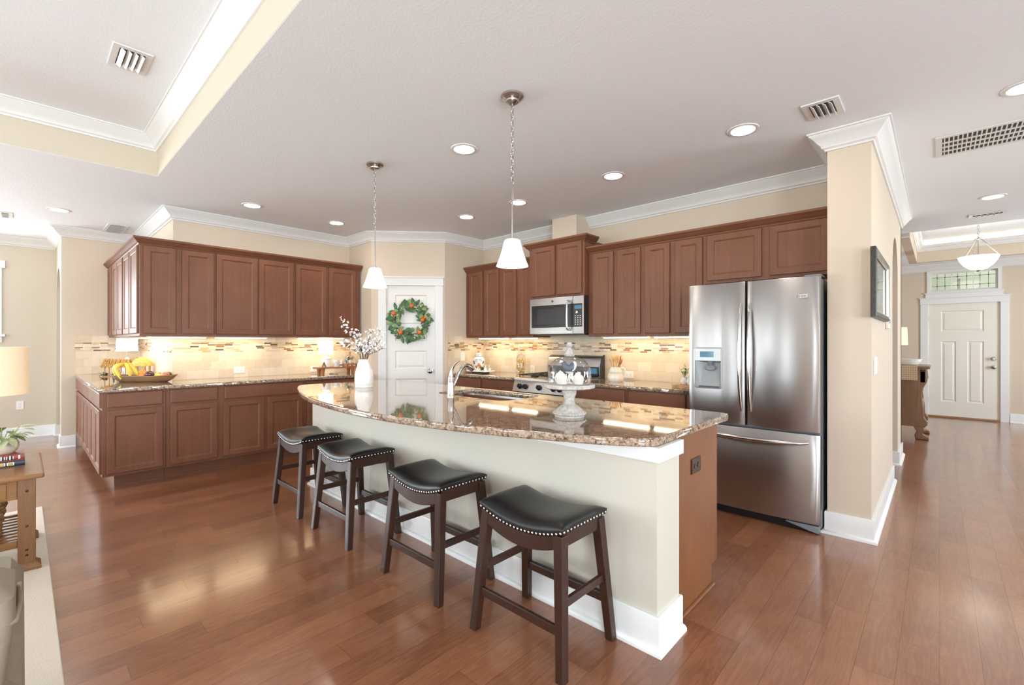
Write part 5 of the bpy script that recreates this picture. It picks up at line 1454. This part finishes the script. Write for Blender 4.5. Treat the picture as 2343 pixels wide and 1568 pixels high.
tm = thing('thermostat', 'small white thermostat on the hall wall beyond the framed picture', 'thermostat', (-.325, 4.88, 1.472), pi/2)
MB().box(-.06, .06, -.026, -.001, -.05, .05).build('case', 'white_plastic', tm, bevel=.006)
MB().box(-.03, .03, -.0275, -.026, -.005, .030).build('screen', 'dark_plastic', tm)

bu = thing('buffet', 'carved oak buffet with scrolled front posts in the foyer', 'buffet', (-.95, 8.62, 0))
BO = Matrix.Translation((.95, -8.62, 0))
MB().box(-1.9, -.20, 8.27, 8.95, .17, .955).xf(BO).build('case', 'buffet_wood', bu, bevel=.006)
MB().box(-1.95, -.09, 8.23, 9.0, .955, .99).xf(BO).build('top', 'buffet_wood', bu, bevel=.008)
MB().box(-.20, -.165, 8.30, 8.92, .20, .52).xf(BO).build('door', 'buffet_wood', bu, bevel=.006)
MB().box(-.20, -.13, 8.28, 8.94, .76, .93).xf(BO).build('drawer', 'buffet_wood', bu, bevel=.012)
for y in (8.28, 8.88):
    prof = [(-.24, .16), (-.15, .16), (-.118, .20), (-.115, .24), (-.15, .30), (-.155, .40), (-.175, .60), (-.165, .68), (-.13, .76), (-.115, .80), (-.125, .93), (-.24, .93)]
    MB().prism_y(prof, y, y+.075).xf(BO).build('scrolled_post', 'buffet_wood', bu, bevel=.010)
    foot = [(-.26, .17), (-.16, .17), (-.135, .12), (-.17, .08), (-.14, .055), (-.105, .04), (-.10, .0), (-.24, .0), (-.25, .06), (-.225, .10)]
    MB().prism_y(foot, y-.01, y+.085).xf(BO).build('foot', 'buffet_wood', bu, bevel=.010)
tag(MB().box(-1.9, -.215, 8.224, 8.226, .80, .9915).box(-1.9, -.215, 8.224, 8.72, .9905, .9935).build('table_runner', 'runner_stripes'), 'striped woven runner hanging over the end of the oak buffet', 'runner')
wb = thing('bowl', 'shallow white oval bowl on the oak buffet', 'bowl', (-.33, 8.52, .9935))
MB().lathe([(.001, 0), (.10, 0), (.135, .02), (.16, .085), (.153, .085), (.13, .028), (.001, .02)], 32, sx=1.0, sy=.7).build('bowl', 'porcelain', wb, smooth=True)
lp = thing('buffet_lamp', 'lamp with an amber linen drum shade on the oak buffet', 'lamp', (-.52, 8.72, .99))
MB().lathe([(.001, 0), (.07, 0), (.07, .015), (.04, .03), (.055, .09), (.045, .15), (.018, .20), (.012, .26), (.001, .27)], 24).build('base', 'wicker', lp, smooth=True)
MB().lathe([(.19, .285), (.18, .54), (.177, .54), (.187, .285)], 36, cap0=False, cap1=False).build('shade', 'shade_linen', lp, smooth=True)
MB().ball((0, 0, .36), .03, 12, 8).build('bulb', 'lens_glow', lp, smooth='all')
dv = thing('dried_arrangement', 'bronze vase of dried flowers leaning beside the white bowl on the buffet', 'arrangement', (-.60, 8.40, .9935))
MB().lathe([(.001, 0), (.03, 0), (.025, .02), (.05, .07), (.055, .10), (.04, .13), (.036, .14), (.001, .138)], 20).build('vase', 'wicker', dv, smooth=True)
m_ = MB()
for k in range(40):
    d = Vector((rnd.uniform(-.3, 1), rnd.uniform(-.8, .8), rnd.uniform(.2, 1))).normalized()*rnd.uniform(.07, .16); m_.tube([(0, 0, .13), Vector((0, 0, .13))+d], .0018, 5); m_.ball(Vector((0, 0, .13))+d, .008, 6, 4)
m_.build('stems', 'straw', dv)

# ================================================================== LIVING ROOM
tag(MB().box(-5.2, -1.25, -3.2, .11, .001, .012).build('rug', 'rug_wool', bevel=.004), 'cream rug with faded rust and grey pattern in the living room corner', 'rug')
tb = thing('side_table', 'mission oak side table with slatted shelf on the rug at the left edge', 'table', (-4.12, -.42, .012))
TO = Matrix.Translation((4.12, .42, 0))
def tbx(nm_, x0, x1, y0, y1, z0, z1, mat='oak', bev=.003): return MB().box(x0, x1, y0, y1, z0, z1).xf(TO).build(nm_, mat, tb, bevel=bev)
tbx('tabletop', -4.50, -3.765, -.93, .088, .520, .548, bev=.010)
for x in (-4.43, -3.84):
    for y in (-.86, .018):
        tbx('leg', x-.036, x+.036, y-.036, y+.036, .02, .52, 'oak_leg')
        ft = MB(); ft.loft([[(x+a_*h, y+b_*h, z) for a_, b_ in ((-1, -1), (1, -1), (1, 1), (-1, 1))] for h, z in ((.058, 0), (.058, .018), (.037, .040))]); ft.xf(TO).build('foot', 'oak_leg', tb, bevel=.002)
        pg_ = MB()
        for z in (.44, .225, .085, .045): pg_.lathe([(.007, 0), (.006, .003), (.001, .004)], 10).xf(Matrix.Translation((0, 0, 0)))
        pg_.bm.clear()
        for z in (.45, .25, .115, .085): pg_.ball((x+.036, y, z), .007, 10, 6, sx=.4)
        pg_.xf(TO).build('peg', 'stool_wood', tb, smooth='all')
for x in (-4.43, -3.84): tbx('apron', x-.012, x+.012, -.83, -.018, .405, .515)
for y in (-.86, .018): tbx('apron', -4.40, -3.87, y-.012, y+.012, .405, .515)
for x in (-4.43, -3.84): tbx('shelf_rail', x-.014, x+.014, -.83, -.018, .128, .170)
for k in range(8): xx = -4.37+.065*k; tbx('slat', xx, xx+.035, -.85, .010, .150, .168, bev=.002)
tbx('drawer', -3.83, -3.822, -.75, -.06, .415, .505)
TT = .548+.012
def book(label, x0, x1, y0, y1, z, h, cover, panel, edge):
    t = thing('book', label, 'book', ((x0+x1)/2, (y0+y1)/2, z), group='books on the side table')
    O = Matrix.Translation((-(x0+x1)/2, -(y0+y1)/2, -z))
    MB().box(x0, x1-.004, y0+.004, y1-.004, z+.003, z+h-.003).xf(O).build('pages', 'paper', t)
    c = MB(); c.box(x0-.003, x1, y0, y1, z, z+.003); c.box(x0-.003, x1, y0, y1, z+h-.003, z+h)
    sp_ = [(x1-.006+.008*cos(a_), z+h/2+(h/2)*sin(a_)) for a_ in [R_(-90+18*k) for k in range(11)]]
    c.loft([[(xx, y0, zz) for xx, zz in sp_], [(xx, y1, zz) for xx, zz in sp_]]); c.xf(O).build('cover', cover, t)
    def strip_(ya, yb, grow, mat_, nm_):
        s2 = [(x1-.006+(.008+grow)*cos(a_), z+h/2+(h/2*.86)*sin(a_)) for a_ in [R_(-78+15.6*k) for k in range(11)]]
        MB().loft([[(xx, ya, zz) for xx, zz in s2], [(xx, yb, zz) for xx, zz in s2]]).xf(O).build(nm_, mat_, t)
    n = 6; w_ = (y1-y0)
    for k in range(n):
        yb = y1-.045-k*.036
        if yb-.03 < y0+.02: break
        strip_(yb-.030, yb, .0006, edge, 'gilt_border'); strip_(yb-.026, yb-.004, .0010, panel, 'title_panel')
        if panel == 'book_black': strip_(yb-.018, yb-.012, .0013, edge, 'gilt_lettering')
    if panel == 'book_black': strip_(y1-.026, y1-.018, .0010, edge, 'gilt_star')
book('lower book with a navy spine and gold panels on the side table', -4.28, -4.085, -.26, .012, TT, .036, 'book_navy', 'book_gold', 'paper')
book('upper book with a red spine and black title panels on the side table', -4.28, -4.090, -.25, .010, TT+.036, .036, 'book_red', 'book_black', 'paper')
pp = thing('potted_plant', 'pale variegated plant in a cream pot on the stacked books', 'plant', (-4.19, -.085, TT+.072))
MB().lathe([(.001, 0), (.052, 0), (.066, .014), (.075, .040), (.074, .062), (.064, .080), (.068, .086), (.066, .090), (.060, .086), (.058, .070), (.001, .068)], 32).build('pot', 'pot_cream', pp, smooth=True)
MB().lathe([(.001, .071), (.058, .071), (.001, .074)], 20).build('soil', 'soil', pp)
m1, m2, tm_ = MB(), MB(), MB()
for k in range(30):
    a = rnd.uniform(0, 6.28); d = Vector((cos(a), sin(a), rnd.uniform(.3, 1.6))).normalized(); L = rnd.uniform(.04, .10)
    e_ = Vector((.02*cos(a), .02*sin(a), .072))+d*L; tm_.tube([(.015*cos(a), .015*sin(a), .07), e_], .002, 5)
    leaf(m1 if k % 3 == 0 else m2, e_, (cos(a), sin(a), rnd.uniform(-.5, .4)), (0, 0, 1), rnd.uniform(.06, .09), rnd.uniform(.038, .05), .3)
m1.build('green_leaves', 'leaf_light', pp); m2.build('pale_leaves', 'leaf_pale', pp); tm_.build('stems', 'leaf_light', pp)
lp = thing('living_room_lamp', 'lamp with a glowing cream drum shade cut off by the left edge', 'lamp', (-4.38, -.17, TT))
MB().lathe([(.001, 0), (.085, 0), (.085, .015), (.03, .03), (.045, .10), (.06, .18), (.045, .27), (.015, .31), (.010, .42), (.001, .43)], 28).build('base', 'cream_glaze', lp, smooth=True)
MB().lathe([(.205, .42), (.200, .72), (.196, .72), (.201, .42)], 44, cap0=False, cap1=False).build('shade', 'shade_linen', lp, smooth=True)
MB().ball((0, 0, .53), .03, 12, 8).build('bulb', 'lens_glow', lp, smooth='all')
bk = thing('wicker_basket', 'woven wicker basket on the slatted shelf of the side table', 'basket', (-4.08, -.25, .18))
m_ = MB()
for k in range(9):
    z = .012+.022*k; s_ = 1+.02*k
    P = [(.20*s_*(abs(cos(a))**.5)*(1 if cos(a) > 0 else -1)+.004*sin(18*a+k*pi), .155*s_*(abs(sin(a))**.5)*(1 if sin(a) > 0 else -1)+.004*cos(18*a+k*pi), z) for a in [2*pi*q_/72 for q_ in range(73)]]
    m_.tube(P, .012, 6, False)
m_.build('weave', 'wicker', bk, smooth='all')
m_ = MB(); m_.tube([(.235*(abs(cos(a))**.5)*(1 if cos(a) > 0 else -1), .182*(abs(sin(a))**.5)*(1 if sin(a) > 0 else -1), .212+.004*sin(30*a)) for a in [2*pi*q_/90 for q_ in range(91)]], .011, 7, False)
m_.build('braided_rim', 'straw', bk, smooth='all')
MB().box(-.18, .18, -.14, .14, .0, .008).build('base', 'wicker', bk)
tag(MB().prism([(x*.95, y*.95) for x, y in MB().rrect(-.17, .17, -.13, .13, .05)], 0, .13).build('magazine_bundle', 'dark_plastic', loc=(-4.08, -.25, .189), bevel=.01), 'dark folded contents inside the wicker basket', 'bundle')
# armchair seen from behind its back corner
ac = thing('armchair', 'beige upholstered armchair cut off at the lower left corner', 'armchair', (-1.95, -.40, .012))
AO = Matrix.Translation((1.95, .40, 0))
sec = []
for z, x0, x1, y1, r in ((.16, -1.90, -1.60, -.075, .03), (.30, -1.88, -1.585, -.058, .035), (.50, -1.85, -1.560, -.028, .04), (.655, -1.82, -1.548, -.010, .04), (.700, -1.81, -1.560, -.012, .04), (.722, -1.78, -1.60, -.035, .035), (.730, -1.76, -1.64, -.06, .03)):
    sec.append([(x, y, z) for x, y in MB().rrect(x0, x1, -.80, y1, r, 5)])
MB().loft(sec).xf(AO).build('backrest', 'chair_fabric', ac, smooth=True)
MB().tube([(-1.552, -.79, .625), (-1.548, -.40, .628), (-1.550, -.06, .640), (-1.572, -.012, .648), (-1.66, -.004, .652), (-1.80, -.004, .652)], .006, 8).xf(AO).build('piping', 'chair_fabric', ac, smooth='all')
MB().tube(smooth_poly([(-1.585, -.035, .64), (-1.592, -.048, .45), (-1.612, -.075, .28), (-1.63, -.09, .17)], 5), .005, 8).xf(AO).build('side_welt', 'chair_fabric', ac, smooth='all')
MB().loft([[(x, y, z) for x, y in MB().rrect(-2.45-i*.2, -1.72+i, -.86, .005-i, .05, 5)] for z, i in ((.14, .03), (.2, .0), (.36, .0), (.42, .04))]).xf(AO).build('seat', 'chair_fabric', ac, smooth=True)
MB().loft([[(x, y, z) for x, y in MB().rrect(-2.40, -1.80+i, -.16+i*.5, .004-i, .04, 5)] for z, i in ((.36, .0), (.50, .0), (.55, .03))]).xf(AO).build('armrest', 'chair_fabric', ac, smooth=True)
MB().loft([[(x, y, z) for x, y in MB().rrect(-2.40, -1.80+i, -.86, -.70-i, .04, 5)] for z, i in ((.36, .0), (.50, .0), (.55, .03))]).xf(AO).build('armrest', 'chair_fabric', ac, smooth=True)
for x in (-2.35, -1.72):
    for y in (-.76, -.12): MB().lathe([(.014, 0), (.024, .15)], 12, (x, y, 0)).xf(AO).build('leg', 'stool_wood', ac, smooth=True)
